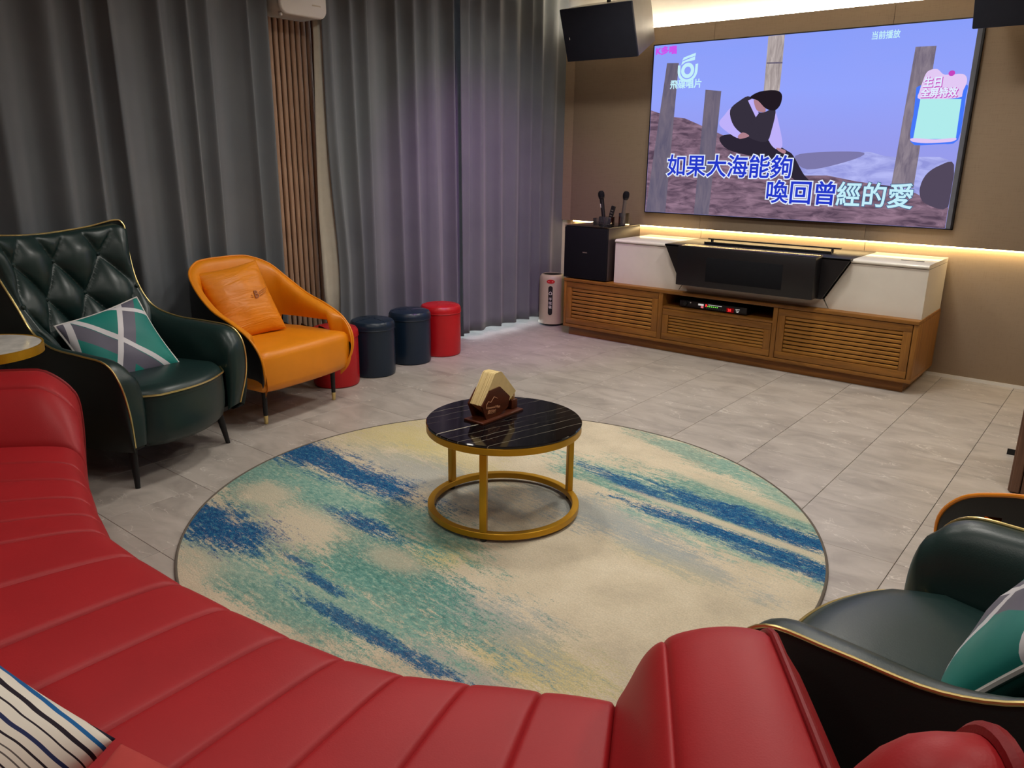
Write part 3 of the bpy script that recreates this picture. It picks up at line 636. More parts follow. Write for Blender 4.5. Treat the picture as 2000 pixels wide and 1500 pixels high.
# amplifier in the niche
am_ = empty('karaoke_amplifier', (.86, -.46, .334)); tag(am_, 'black karaoke amplifier with red and green indicators in the cabinet niche', 'amplifier')
MB().bounds(-.25, .25, -.10, .16, .006, .054, .003).build('case', 'blackgloss', am_)
for sx_ in (-.2, .2): MB().box((sx_, 0, .003), (.03, .03, .006)).build('foot', 'black', am_)
def am_led(name, x, z, w, h, m): return MB().bounds(x-w/2, x+w/2, -.1025, -.099, z-h/2, z+h/2).build(name, m, am_)
lr, lg_, lw = emit('led_red', srgb(255, 50, 50), 1.3), emit('led_green', srgb(130, 240, 90), 1.0), emit('led_white', srgb(226, 220, 214), .8)
am_led('badge', -.085, .037, .040, .012, lw); am_led('badge', -.075, .022, .018, .016, emit('led_pink', srgb(230, 120, 130), .8))
am_led('indicator', -.045, .038, .012, .012, lr); am_led('indicator', -.047, .030, .010, .005, lr)
for q in range(6): am_led('indicator', -.032+q*.014, .031, .007, .006, lg_)
for q in range(10): am_led('indicator', -.04+q*.015, .018, .005, .004, plain('led_idle', srgb(70, 76, 74), .5) if q == 0 else bpy.data.materials['led_idle'])
MB().bounds(-.03, .07, -.1022, -.099, .041, .044).build('caption_line', lw, am_)
MB().bounds(.105, .158, -.1024, -.099, .010, .040).build('display_window', emit('display_red', srgb(120, 8, 12), .6), am_)
text_mesh('display_digits', '28', .026, lr, am_, (.114, -.103, .016), RX, .0002, .0006)
for q in range(3): am_led('caption', .185, .036-q*.009, .03-.008*q, .003, lw)
MB().lathe([(.016, 0), (.016, .008), (.013, .011), (.0001, .011)], 20, (-.205, -.10, .03), Matrix.Rotation(PI/2, 3, 'X')).build('volume_knob', 'black', am_)
MB().lathe([(.005, 0), (.004, .004), (.0001, .004)], 12, (-.165, -.10, .042), Matrix.Rotation(PI/2, 3, 'X')).build('power_button', 'white', am_)

# subwoofer, microphones, holders
sub = empty('subwoofer', (-.19, -.36, .449)); tag(sub, 'black box subwoofer on the left end of the oak cabinet', 'subwoofer')
MB().bounds(-.193, .196, -.22, .24, .006, .40, .004).build('cabinet_body', plain('sub_body', srgb(58, 50, 46), .35), sub)
MB().bounds(-.192, .194, -.238, -.218, .008, .396, .004).build('front_grille', 'blacksat', sub)
MB().bounds(-.02, .02, -.240, -.236, .205, .213).build('badge', 'spk_side', sub)
MB().bounds(-.195, .198, -.236, .24, .400, .406, .001).build('glass_top', glass('smoked_green_glass', (.18, .26, .22, 1), .15), sub)
for a in (-.15, .15):
    for b in (-.18, .18): MB().box((a, b, .003), (.03, .03, .006)).build('foot', 'black', sub)
ZT = .449+.406
def holder(x, y, h, w, label):
    t = empty('acrylic_holder', (x, y, ZT)); tag(t, label, 'holder', 'clear acrylic holders on the subwoofer')
    s = .003
    MB().bounds(-w/2, w/2, -w/2, w/2, 0, .004).build('base', 'acryl', t)
    for a, b, c, d in ((-w/2, w/2, -w/2, -w/2+s), (-w/2, w/2, w/2-s, w/2), (-w/2, -w/2+s, -w/2+s, w/2-s), (w/2-s, w/2, -w/2+s, w/2-s)):
        MB().bounds(a, b, c, d, .004, h).build('side_wall', 'acryl', t)
holder(-.178, -.36, .062, .062, 'clear acrylic holder gripping the left microphone'); holder(-.105, -.40, .066, .058, 'clear acrylic holder with the slim remote control'); holder(-.020, -.33, .095, .06, 'tall clear acrylic holder gripping the right microphone'); holder(-.255, -.33, .045, .055, 'small empty clear acrylic holder at the left end of the subwoofer')
def mic(p0, p1, label, body):
    p0, p1 = Vector(p0), Vector(p1); t = empty('microphone', p0); tag(t, label, 'microphone', 'wireless microphones'); ax = (p1-p0).normalized(); ln = (p1-p0).length
    q = ax.to_track_quat('Z', 'Y').to_matrix()
    MB().lathe([(.0001, 0), (.013, .001), (.014, .01), (.015, ln*.45), (.017, ln*.72), (.018, ln*.74)], 20, axis=q).build('handle', body, t)
    MB().lathe([(.0155, ln*.74), (.021, ln*.77), (.0225, ln*.80), (.021, ln*.805)], 20, axis=q).build('collar', 'black', t)
    MB().lathe([(.0225, ln*.80), (.025, ln*.86), (.024, ln*.93), (.016, ln*.985), (.0001, ln)], 20, axis=q).build('grille_head', 'blacksat', t)
    pos = q @ Vector((.0145, -.004, ln*.55))
    MB().box(pos, (.006, .006, .03), .001, q).build('switch', 'white', t)
mic((-.178, -.358, ZT+.006), (-.228, -.35, 1.110), 'black wireless microphone leaning left on the subwoofer', 'blackgloss')
mic((-.038, -.332, ZT+.006), (-.012, -.325, 1.113), 'silver-striped black wireless microphone at the right of the subwoofer', plain('mic_silver', srgb(120, 114, 108), .35, .6))
t = empty('remote_control', (-.112, -.398, ZT+.008)); t.rotation_euler = (0, .26, 0); tag(t, 'slim dark remote control standing in an acrylic holder', 'remote control')
MB().box((0, 0, .072), (.036, .014, .144), .004).build('case', 'blackgloss', t)
for q in range(4): MB().box((0, -.0075, .05+q*.02), (.02, .002, .008), .001).build('button', 'spk_side', t)

# ------------------------------------------------------------------ wall speakers
def speaker(x, y, z, label, bx=0.0):
    t = empty('wall_speaker', (x, y, z)); t.rotation_euler = (math.radians(20), 0, 0); tag(t, label, 'loudspeaker', 'tilted wall loudspeakers')
    pr = [(-.30, 0, -.18), (.30, 0, -.18), (.27, .30, -.15), (-.27, .30, -.15)]
    mb = MB(); a = [Vector(p) for p in pr]; b = [Vector((p[0], p[1], -p[2])) for p in pr]; mb.prism(a, (0, 0, 0.0001)); mb.bm.clear()
    va = [mb.bm.verts.new(p) for p in a]; vb = [mb.bm.verts.new(p) for p in b]; mb.bm.faces.new(va[::-1]); mb.bm.faces.new(vb)
    for i in range(4): mb.bm.faces.new((va[i], va[(i+1) % 4], vb[(i+1) % 4], vb[i]))
    mb.build('enclosure', 'spk_side', t)
    g = MB().bounds(-.302, .302, -.022, .001, -.182, .182, .006).build('grille', 'spk_cloth', t)
    MB().box((-.25, -.0235, -.02), (.006, .002, .016)).build('badge', 'white', g)
    for s in (-1, 1): MB().lathe([(.0001, 0), (.034, 0), (.034, .006), (.026, .008), (.0001, .008)], 24, (s*.272, .17, .02), Matrix.Rotation(s*PI/2, 3, 'Y')).build('side_cup', 'dark', t)
    # bracket up to the ceiling
    q = Matrix.Rotation(-math.radians(20), 3, 'X'); top = q @ Vector((0, .14, CEIL-z-.0)) ; base = Vector((0, .17, .15))
    MB().tube([base, q @ Vector((0, (q.transposed() @ base).y, CEIL-z-.004))], .016, 12).build('mount_post', 'black', t)
    return t
speaker(-.21, -.485, 2.22, 'black loudspeaker left of the screen, hanging tilted down by the curtain')
speaker(2.475, -.485, 2.225, 'black loudspeaker cut off at the upper right, over the screen corner')

# ------------------------------------------------------------------ trash bin
t = empty('trash_bin', (-.672, -.345, 0)); tag(t, 'cream cylindrical trash bin with red oval badge beside the cabinet', 'trash bin')
R_ = .106
MB().lathe([(.098, 0), (.101, .002), (.101, .014), (.098, .016)], 40).build('foot_ring', 'black', t)
MB().lathe([(.1, .014), (R_+.004, .018), (R_+.002, .04), (R_, .06), (R_, .385), (R_-.004, .405), (R_-.016, .420), (R_-.026, .424), (R_-.028, .418), (R_-.028, .30), (.0001, .30)], 48).build('drum', 'ivory', t)
MB().lathe([(R_-.0275, .4215), (R_-.0275, .40), (R_-.034, .39), (R_-.034, .42)], 40).build('inner_bucket', 'dark', t)
MB().lathe([(.0001, .408), (R_-.03, .408)], 40).build('opening', 'dark', t)
ang = math.atan2(-5.6+.34, 3.13+.69)-.12
def bent(name, pts, mat, r=R_+.0008, th=.0012):
    mb = MB(); f = lambda u, z, rr: Vector((rr*math.cos(ang+u/R_), rr*math.sin(ang+u/R_), z))
    a = [mb.bm.verts.new(f(u, z, r+th)) for u, z in pts]; b = [mb.bm.verts.new(f(u, z, r-.002)) for u, z in pts]
    fc = mb.bm.faces.new(a); n = len(a)
    for i in range(n): mb.bm.faces.new((a[i], b[i], b[(i+1) % n], a[(i+1) % n]))
    bmesh.ops.triangulate(mb.bm, faces=[fc]); return mb.build(name, mat, t)
bent('badge', [(.034*math.cos(2*PI*q/24), .372+.0165*math.sin(2*PI*q/24)) for q in range(24)], 'redlabel')
bent('badge_line', [(-.02, .369), (.02, .369), (.02, .375), (-.02, .375)], plain('badge_print', srgb(220, 150, 150), .5), R_+.0022)
bent('label_strip', [(.018*math.cos(PI*q/10), .318+.018*math.sin(PI*q/10)) for q in range(11)]+[(.018*math.cos(PI+PI*q/10), .112+.018*math.sin(PI+PI*q/10)) for q in range(11)], 'black')
for a0 in (PI/2, PI/2+2*PI/3, PI/2+4*PI/3):
    p = [(.0125*math.cos(a0+d), .275+.0135*math.sin(a0+d)) for d in (-.35, .35)]; p2 = [(.0125*math.cos(a0+2*PI/3-.35), .275+.0135*math.sin(a0+2*PI/3-.35))]
    s0, s1 = p[1], p2[0]; nx, nz = -(s1[1]-s0[1]), (s1[0]-s0[0]); ln = math.hypot(nx, nz); nx, nz = nx/ln*.002, nz/ln*.002
    bent('recycling_mark', [(s0[0]+nx, s0[1]+nz), (s0[0]-nx, s0[1]-nz), (s1[0]-nx, s1[1]-nz), (s1[0]+nx, s1[1]+nz)], 'whiteprint', R_+.0022)
    s0, s1 = p[0], p[1]; nx, nz = -(s1[1]-s0[1]), (s1[0]-s0[0]); ln = math.hypot(nx, nz); nx, nz = nx/ln*.002, nz/ln*.002
    bent('recycling_mark', [(s0[0]+nx, s0[1]+nz), (s0[0]-nx, s0[1]-nz), (s1[0]-nx, s1[1]-nz), (s1[0]+nx, s1[1]+nz)], 'whiteprint', R_+.0022)
for i, ch in enumerate('干垃圾'):
    rr = R_+.0034
    text_mesh('bin_text', ch, .027, 'whiteprint', t, (rr*math.cos(ang), rr*math.sin(ang), .218-i*.033), (PI/2, 0, ang+PI/2), .0003, .0004, 1.0, 'CENTER')

# ------------------------------------------------------------------ stools
def stool(x, y, mat, label, rz=0):
    t = empty('stool', (x, y, 0), rz); tag(t, label, 'stool', 'round leather stools along the curtain')
    MB().lathe([(.0001, 0), (.128, 0), (.136, .006), (.139, .02), (.14, .15), (.139, .30)], 48).build('drum', mat, t)
    MB().lathe([(.139, .30), (.1425, .303), (.143, .315), (.140, .335), (.130, .349), (.110, .356), (.05, .360), (.0001, .360)], 48).build('seat_pad', mat, t)
    MB().tube([(.1415*math.cos(2*PI*q/48), .1415*math.sin(2*PI*q/48), .302) for q in range(48)], .0025, 6, True).build('seam', mat, t)
    sm_ = MB()
    for q in range(4):
        a = q*PI/2+.4; sm_.tube([(r*math.cos(a), r*math.sin(a), z) for r, z in ((.02, .3608), (.07, .3595), (.11, .3565), (.130, .3495), (.1405, .335))], .0012, 5)
    sm_.build('pad_seam', mat, t)
stool(-.655, -1.70, 'stool_red', 'red leather stool nearest the trash bin, at the right end of the row', .2)
stool(-.655, -2.00, 'navy', 'navy leather stool beside the red stool, right one of the two navy stools', .6)
stool(-.605, -2.375, 'navy', 'navy leather stool close to the orange armchair, left one of the two navy stools', 1.1)
stool(-.60, -2.68, 'stool_red', 'red leather stool hidden behind the orange armchair', .3)

# ------------------------------------------------------------------ coffee table
tb = empty('coffee_table', (1.335, -3.412, .010)); tag(tb, 'round coffee table with black marble top and gold frame on the rug', 'coffee table')
TH = .372
MB().lathe([(.0001, TH-.010), (.296, TH-.010), (.299, TH-.007), (.299, TH-.003), (.296, TH), (.0001, TH)], 96).build('tabletop', 'marble', tb)
def sqring(r, w, z0, z1): return [(r-w, z0), (r, z0), (r, z1), (r-w, z1), (r-w, z0)]
def ring(r, w, z0, z1, name):
    mb = MB(); n = 96; b = .0015
    prof = [(r-w+b, z0), (r-b, z0), (r, z0+b), (r, z1-b), (r-b, z1), (r-w+b, z1), (r-w, z1-b), (r-w, z0+b)]
    mb.grid([[Vector((p*math.cos(2*PI*j/n), p*math.sin(2*PI*j/n), z)) for j in range(n)] for p, z in prof], True, True); return mb.build(name, 'goldpaint', tb)
ring(.298, .024, TH-.036, TH-.010, 'top_ring'); ring(.298, .026, .012, .036, 'base_ring')
for a in (-65, 178, 60):
    a = math.radians(a); q = Matrix.Rotation(a, 3, 'Z')
    MB().box(q @ Vector((.286, 0, (TH-.036+.036)/2)), (.022, .026, TH-.072), .0015, q).build('leg', 'goldpaint', tb)
    MB().lathe([(.0001, 0), (.011, 0), (.012, .004), (.012, .012)], 16, q @ Vector((.286, 0, 0))).build('foot', 'black', tb)

# napkin holder on the table, facing +x
nz = .010+TH
nh = empty('napkin_holder', (1.285, -3.40, nz)); tag(nh, 'dark wooden napkin holder with engraved mountain emblem on the coffee table', 'napkin holder')
MB().bounds(-.058, .038, -.122, .122, 0, .008, .001).build('base_board', 'mahogany', nh)
hexp = [(-.106, .066), (-.060, .118), (.0, .122), (.060, .070), (.048, .030), (-.005, .008), (-.080, .008)]
for xx in (.014, -.054): MB().prism([(xx, y, z) for y, z in hexp], (.006, 0, 0)).build('side_plate', 'mahogany', nh)
eg = MB(); mt_ = [(-.082, .052), (-.080, .068), (-.070, .078), (-.056, .072), (-.036, .090), (-.016, .079)]
eg.tube([(.0203, y, z) for y, z in mt_], .0013, 6); eg.build('engraved_mountain', 'engrave', nh)
text_mesh('engraved_text', 'Homewood Village', .0135, 'engrave', nh, (.0203, -.078, .050), (PI/2, .12, PI/2), .0002, .0003, .75); text_mesh('engraved_text', '度假村', .016, 'engrave', nh, (.0203, -.074, .031), (PI/2, .12, PI/2), .0002, .0004)
MB().bounds(-.026, .012, .082, .118, .008, .045, .002).build('pick_block', 'mahogany', nh)
pm = None
for q in range(9):
    o = MB().tube([(0, 0, 0), (0, 0, .036)], .0022, 6).build('toothpick', 'pick') if pm is None else bpy.data.objects.new('toothpick', pm)
    if pm is None: pm = o.data
    else: C.objects.link(o)
    o.location = (1.285-.007+((q % 3)-1)*.008, -3.40+.10+((q//3)-1)*.008, nz+.0455); o.rotation_euler = (random.uniform(-.06, .06), random.uniform(-.06, .06), 0)
    tag(o, 'bamboo toothpick standing in the block of the napkin holder', 'toothpick', 'toothpicks in the napkin holder')
nm = None
for q in range(13):
    if nm is None:
        pts = [(-.100, .066), (-.026, .174), (-.018, .178), (.010, .178), (.018, .174), (.104, .080), (.010, .010), (-.030, .010)]
        o = MB().prism([(0, a, b) for a, b in pts], (.0040, 0, 0)).build('paper_napkin', 'napkin'); nm = o.data
    else: o = bpy.data.objects.new('paper_napkin', nm); C.objects.link(o)
    o.location = (1.285-.0470+q*.0047, -3.40+random.uniform(-.0015, .0015), nz+random.uniform(-.001, .001))
    tag(o, 'folded cream paper napkin standing in the wooden holder', 'napkin', 'paper napkins in the holder')

# ------------------------------------------------------------------ white side table (cut off at the left)
t = empty('side_table', (-.21, -4.645, 0)); tag(t, 'round side table with white marble top and gold rim at the left edge', 'side table')
MB().lathe([(.0001, .625), (.207, .625), (.207, .643), (.0001, .643)], 64).build('tabletop', 'wmarble', t)
mb = MB(); n = 64
mb.grid([[Vector((p*math.cos(2*PI*j/n), p*math.sin(2*PI*j/n), z)) for j in range(n)] for p, z in [(.207, .611), (.214, .611), (.214, .645), (.207, .645)]], True, True); mb.build('rim', 'goldpaint', t)
MB().lathe([(.014, .018), (.014, .623)], 20).build('stem', 'goldpaint', t)
MB().lathe([(.0001, 0), (.15, 0), (.15, .010), (.03, .018), (.0001, .018)], 48).build('base', 'goldpaint', t)

# ------------------------------------------------------------------ green wingback armchair
RIM = [(.33, .36, .20), (.36, .385, .35), (.375, .37, .48), (.375, .31, .555), (.37, .18, .575), (.355, .02, .59), (.33, -.10, .64), (.325, -.17, .74), (.345, -.22, .86), (.372, -.255, .97), (.378, -.27, 1.015), (.355, -.295, 1.035), (.24, -.335, 1.012), (.12, -.36, 1.0), (0, -.37, .995)]
BAS = [(.31, .33, .17), (.318, .31, .17), (.325, .26, .17), (.33, .19, .17), (.33, .10, .17), (.325, 0, .17), (.315, -.1, .17), (.305, -.17, .17), (.285, -.23, .17), (.26, -.27, .17), (.23, -.29, .17), (.20, -.305, .17), (.13, -.325, .17), (.07, -.333, .17), (0, -.335, .17)]
def both(h): return [Vector(p) for p in h]+[Vector((-p[0], p[1], p[2])) for p in h[-2::-1]]
def loft(A, B, nv, bulge):
    rows = []
    for a, b in zip(A, B):
        out = Vector((b.x, b.y-.0, 0)); out = out.normalized() if out.length > 1e-6 else Vector((0, -1, 0)); row = []
        for j in range(nv+1):
            v = j/nv; row.append(b.lerp(a, v)+out*bulge*math.sin(PI*v))
        rows.append(row)
    return rows
def seat_outline(w, yb_, yf_, bow, n=14, cr=.05):
    pts = []
    for q in range(n+1): t_ = q/n; x = -w+2*w*t_; pts.append((x, yf_+bow*(1-(x/w)**2)-cr*max(0, abs(x/w)-.75)/.25))
    pts += [(w, yf_-.12), (w*.98, 0), (w*.9, yb_+.05), (w*.75, yb_), (0, yb_), (-w*.75, yb_), (-w*.9, yb_+.05), (-w*.98, 0), (-w, yf_-.12)]
    return pts
def layered(outline, prof, c=(0, 0)):
    mb = MB(); rows = []
    for s_, z in prof: rows.append([Vector((c[0]+(p[0]-c[0])*s_, c[1]+(p[1]-c[1])*s_, z)) for p in outline])
    V = mb.grid(rows, False, True); mb.fan(V[0]); mb.fan(V[-1]); return mb
def green_chair(name):
    t = empty(name, (0, 0, 0)); R = spline(both(RIM), 5); B = spline(both(BAS), 5)
    mb = MB(); mb.grid(loft(R, B, 10, .035)); part(mb.build('outer_shell', 'green_out', t, 60), 'near-black leather outer shell')
    MB().prism([(p.x*.98, p.y*.98, .172) for p in B[::2]], (0, 0, .02)).build('underframe', 'black', t)
    MB().tube([p+Vector((0, .002, .003)) for p in R], .0042, 8).build('piping', 'gold', t)
    # arm pads
    for sg in (1, -1):
        A = spline([p for p in RIM[:8]], 5); rows = []
        for a in A:
            iz = min(a.z-.02, .37) if a.z < .5 else .36
            f = sstep(-.06, -.16, a.y)
            I = Vector((.262-.02*f, min(a.y-.02, .345), iz)); K = Vector((.262, a.y+.022 if a.z < .5 else a.y+.008, a.z+.035 if a.z > .5 else a.z+.01+.03*sstep(.35, .5, a.z)))
            row = []
            for j in range(11):
                s_ = j/10; p = a*(1-s_)**2+K*2*s_*(1-s_)+I*s_*s_; row.append(Vector((sg*p.x, p.y, p.z)))
            rows.append(row)
        mb = MB(); mb.grid(rows); mb.build('arm_pad', 'green', t, 80)
    # tufted back
    zt = lambda a: .996+.036*abs(a)**2.0-.03*max(0, abs(a)-.9)/.1
    WT = [(.36, .255), (.55, .275), (.64, .322), (.74, .324), (.86, .345), (.98, .374), (1.06, .375)]; YT = [(.36, -.07), (.55, -.07), (.64, -.105), (.74, -.172), (.86, -.222), (.98, -.262), (1.06, -.292)]; YC = [(.36, -.20), (.6, -.255), (1.0, -.368)]
    def bp(a, b):
        z = .36+b*(zt(a)-.36); w = interp(WT, z); ye = interp(YT, z); yc = interp(YC, z); y = yc+(ye-yc)*abs(a)**2.4
        p_, q_ = 1.6*a+2.08*(b-.575)+.5, 1.6*a-2.08*(b-.575)+.5
        puff = (abs(math.sin(PI*p_))*abs(math.sin(PI*q_)))**.50
        ed = sstep(0, .20, 1-abs(a))*sstep(0, .14, 1-b); rim = sstep(0, .07, 1-abs(a))*sstep(0, .05, 1-b)
        roll = sstep(.78, .97, b)*(1-sstep(.97, 1.0, b)); z += .020*roll*(1-.5*abs(a)**3)
        return Vector((w*a, y+.004+.03*rim+ed*(-.018+.068*puff)+.012*roll, z))
    nu, nv = 96, 96; mb = MB(); mb.grid([[bp(-1+2*i/nu, j/nv) for j in range(nv+1)] for i in range(nu+1)]); bk = mb.build('backrest', 'green', t, 180)
    bk['label'] = 'button-tufted dark green back cushion'
    bm_ = None
    for i in range(-8, 9):
        for j in range(-10, 11):
            a_ = (i+j-1)/(2*1.6); b_v = .575+(i-j)/(2*2.08)      # crossings of the two crease families
            if abs(a_) > .97 or not (.12 < b_v < .90): continue
            p = bp(a_, b_v)
            if bm_ is None: o = MB().lathe([(.0001, .009), (.006, .008), (.010, .004), (.011, 0), (.009, -.004)], 12, axis=Matrix.Rotation(-PI/2, 3, 'X')).build('button', 'green', bk); bm_ = o.data
            else: o = bpy.data.objects.new('button', bm_); C.objects.link(o); o.parent = bk
            o.location = p+Vector((0, .003, 0))
    so = seat_outline(.272, -.20, .345, .085)
    layered(so, [(.01, .428), (.5, .427), (.8, .423), (.92, .416), (.98, .402), (1.0, .385), (.995, .37)], (0, .1)).build('seat_cushion', 'green', t, 60)
    layered(so, [(.995, .372), (1.0, .36), (1.005, .30), (.995, .24), (.96, .19), (.90, .165), (.7, .158)], (0, .1)).build('apron', 'green', t, 60)
    fr = [(x*1.006, .1+(y-.1)*1.008, .392) for x, y in so[-2:]+so[:15]+so[15:17]]
    MB().tube(spline(fr, 3), .0042, 8).build('seat_piping', 'gold', t)
    for sx_ in (1, -1):
        MB().tube([(sx_*.265, .275, .19), (sx_*.285, .30, .02), (sx_*.288, .303, 0)], [.020, .011, .010], 12).build('leg', 'black', t)
        MB().tube([(sx_*.22, -.25, .19), (sx_*.25, -.31, .02), (sx_*.252, -.313, 0)], [.020, .011, .010], 12).build('leg', 'black', t)
    return t
gc = green_chair('wing_armchair'); gc.location = (-.35, -4.07, 0); gc.rotation_euler = (0, 0, math.radians(20-90))
tag(gc, 'dark green tufted wing armchair with gold piping left of the orange armchair', 'armchair', 'green wing armchairs')
g2 = copy_tree(gc); g2.location = (3.13, -4.10, 0); g2.rotation_euler = (0, 0, math.radians(165-90))
g2['label'] = 'dark green armchair with gold piping in the lower right corner, behind the sofa bolster'

# ------------------------------------------------------------------ orange tub armchair
RIM2 = [(.29, .31, .20), (.315, .36, .27), (.33, .36, .38), (.335, .29, .47), (.335, .17, .53), (.33, .03, .58), (.31, -.102, .66), (.27, -.204, .74), (.18, -.264, .785), (.09, -.28, .795), (0, -.285, .795)]
BAS2 = [(.285, .30, .19), (.29, .29, .19), (.295, .25, .19), (.30, .17, .19), (.30, .09, .19), (.295, .0, .19), (.28, -.10, .19), (.24, -.19, .19), (.16, -.235, .19), (.08, -.245, .19), (0, -.247, .19)]
def orange_chair(name):
    t = empty(name, (0, 0, 0)); R = spline(both(RIM2), 5); B = spline(both(BAS2), 5); n = len(R); half = (n-1)/2
    # outer shell; opening on the x<0 arm between seat and arm band
    rows = loft(R, B, 12, .022)
    mb = MB(); V = [[mb.bm.verts.new(p) for p in r] for r in rows]
    for i in range(n-1):
        for j in range(12):
            c = (rows[i][j]+rows[i+1][j+1])/2
            if c.x < -.2 and -.16 < c.y < .20 and .385 < c.z < .462: continue
            mb.bm.faces.new((V[i][j], V[i+1][j], V[i+1][j+1], V[i][j+1]))
    o = mb.build('outer_shell', 'blackleather', t, 60); part(o, 'black leather outer shell')
    MB().prism([(p.x*.98, p.y*.98, .192) for p in B[::2]], (0, 0, .02)).build('underframe', 'black', t)
    # inner lining, a thick padded band
    rows = []
    for i, a in enumerate(R):
        s = abs(i-half)/half; x_ = a.x; lowz = .36
        dirn = Vector((-a.x, .10-a.y, 0)); d = dirn.normalized() if dirn.length > 0 else Vector((0, 1, 0))
        if a.y > .2: d = Vector((-1 if a.x > 0 else 1, 0, 0))*.9+Vector((0, -.1, 0))
        if a.y > .28: th = .016
        else: th = .055
        gap = a.x < 0 and -.16 < a.y < .24
        iz = .455 if gap else min(.37, a.z-.02)
        I = a+d*th; I.z = iz; row = []
        K = a+d*(th+(.03 if a.y < .28 else .004)); K.z = a.z+.022 if a.z > .4 else a.z+.004
        for j in range(11):
            q = j/10; row.append(a*(1-q)**2+K*2*q*(1-q)+I*q*q)
        if gap: row.append(Vector((a.x*.985, a.y, .452)))
        else: row.append(I+Vector((0, 0, -.03)))
        rows.append(row)
    mb = MB(); mb.grid(rows); mb.build('inner_lining', 'orange', t, 70)
    MB().tube([p+Vector((0, 0, .002)) for p in R], .006, 8).build('piping', 'orange', t)
    so = seat_outline(.322, -.20, .352, .02, 14, .012)
    layered(so, [(.01, .405), (.5, .405), (.85, .402), (.94, .396), (.985, .38), (1.0, .355), (1.005, .28), (.995, .23), (.97, .20), (.90, .185)], (0, .07)).build('seat_cushion', 'orange', t, 60)
    for sx_ in (1, -1):
        for (ya_, yb__) in ((.255, .27), (-.19, -.20)):
            MB().lathe([(.0001, .045), (.0115, .045), (.014, .20), (.0001, .20)], 16, (sx_*.25, yb__, 0)).build('leg', 'black', t)
            MB().lathe([(.0001, 0), (.0095, .001), (.0122, .046), (.0001, .046)], 16, (sx_*.25, yb__, 0)).build('leg_tip', 'gold', t)
    return t
oc = orange_chair('tub_armchair'); oc.location = (-.57, -3.20, 0); oc.rotation_euler = (0, 0, math.radians(8-90))
tag(oc, 'orange tub armchair with black outer shell beside the navy stools', 'armchair', 'orange and black tub armchairs')
o2 = copy_tree(oc); o2.location = (3.30, -3.21, 0); o2.rotation_euler = (0, 0, math.radians(144-90)); o2['label'] = 'orange-rimmed black tub armchair cut off at the right edge, behind the green armchair'

# ------------------------------------------------------------------ cushions
def place(o, loc, xdir, ydir):
    x = Vector(xdir).normalized(); y = Vector(ydir); y = (y-x*y.dot(x)).normalized(); z = x.cross(y)
    o.matrix_world = Matrix(((x.x, y.x, z.x, loc[0]), (x.y, y.y, z.y, loc[1]), (x.z, y.z, z.z, loc[2]), (0, 0, 0, 1)))
def cushion(name, w, h, t_, mat, label, loc, xd, yd, pipe=None):
    mb, seam = pillow(w, h, t_); e = empty(name, (0, 0, 0)); tag(e, label, 'cushion')
    mb.build('cover', mat, e, 180)
    if pipe: MB().tube(seam, .006, 6, True).build('piping', pipe, e)
    place(e, loc, xd, yd); return e
def chair_pt(o, p): return o.matrix_basis @ Vector(p)
def chair_dir(o, d): return o.matrix_basis.to_3x3() @ Vector(d)
cushion('throw_cushion', .375, .36, .13, 'teal', 'teal and grey geometric cushion on the left green armchair', chair_pt(gc, (.01, .015, .525)), chair_dir(gc, (-.90, .30, .20)), chair_dir(gc, (.12, -.62, .78)), 'pipewhite')
cushion('throw_cushion', .42, .40, .13, 'teal', 'teal geometric cushion on the armchair in the lower right corner', chair_pt(g2, (.05, .03, .56)), chair_dir(g2, (-.96, -.05, -.20)), chair_dir(g2, (-.25, -.55, .80)), 'pipewhite')
oc_c = cushion('leather_cushion', .36, .42, .16, 'orange_fab', 'orange leather cushion with embossed winged emblem on the orange armchair', chair_pt(oc, (.045, -.085, .575)), chair_dir(oc, (-.95, .20, .12)), chair_dir(oc, (.10, -.50, .85)))
em = text_mesh('emblem_letter', 'B', .06, plain('emboss', srgb(150, 78, 6), .5), oc_c, (.055, -.018, .0795), (0, 0, -.1), .0015, 0, .8, 'CENTER')
wg = MB()
for s_ in (-1, 1):
    for q in range(3): wg.tube([(.055+s_*(.020+.0), -.010+q*.009, .0785-.0005*q), (.055+s_*.04, -.004+q*.010, .0775-.001*q), (.055+s_*(.062+.006*q), .004+q*.011, .0745-.0015*q)], .0012, 5)
wg.build('emblem_wings', bpy.data.materials['emboss'], oc_c)

# ------------------------------------------------------------------ curved red sofa
ST = [  # front-edge x, y, direction of depth (deg), lift of the seat, seam depth
 (.24, -4.50, 46), (.40, -4.565, 45), (.56, -4.63, 45), (.71, -4.69, 45), (.855, -4.735, 47), (.99, -4.78, 51), (1.11, -4.81, 56), (1.21, -4.835, 64), (1.39, -4.84, 76), (1.585, -4.835, 85), (1.76, -4.82, 87), (1.94, -4.80, 90), (2.08, -4.775, 94), (2.20, -4.735, 99), (2.31, -4.675, 105), (2.42, -4.61, 112), (2.535, -4.55, 118), (2.60, -4.52, 121), (2.75, -4.455, 125)]
NS = len(ST)-1
def st_at(s):
    i = min(int(s), NS-1); f = s-i
    g = lambda j: Vector((ST[min(max(j, 0), NS)][0], ST[min(max(j, 0), NS)][1], ST[min(max(j, 0), NS)][2]))
    p0, p1, p2, p3 = g(i-1), g(i), g(i+1), g(i+2)
    return .5*((2*p1)+(p2-p0)*f+(2*p0-5*p1+4*p2-p3)*f*f+(3*p1-p0-3*p2+p3)*f**3)
def bol(s):    # lift of the end bolsters
    q = max(0.0, (2-s)/2, (s-(NS-2))/2); h = .185 if s < 9 else .235
    return h*(1-(1-q)**(2.4 if s < 9 else 2.0))-.03*q**7
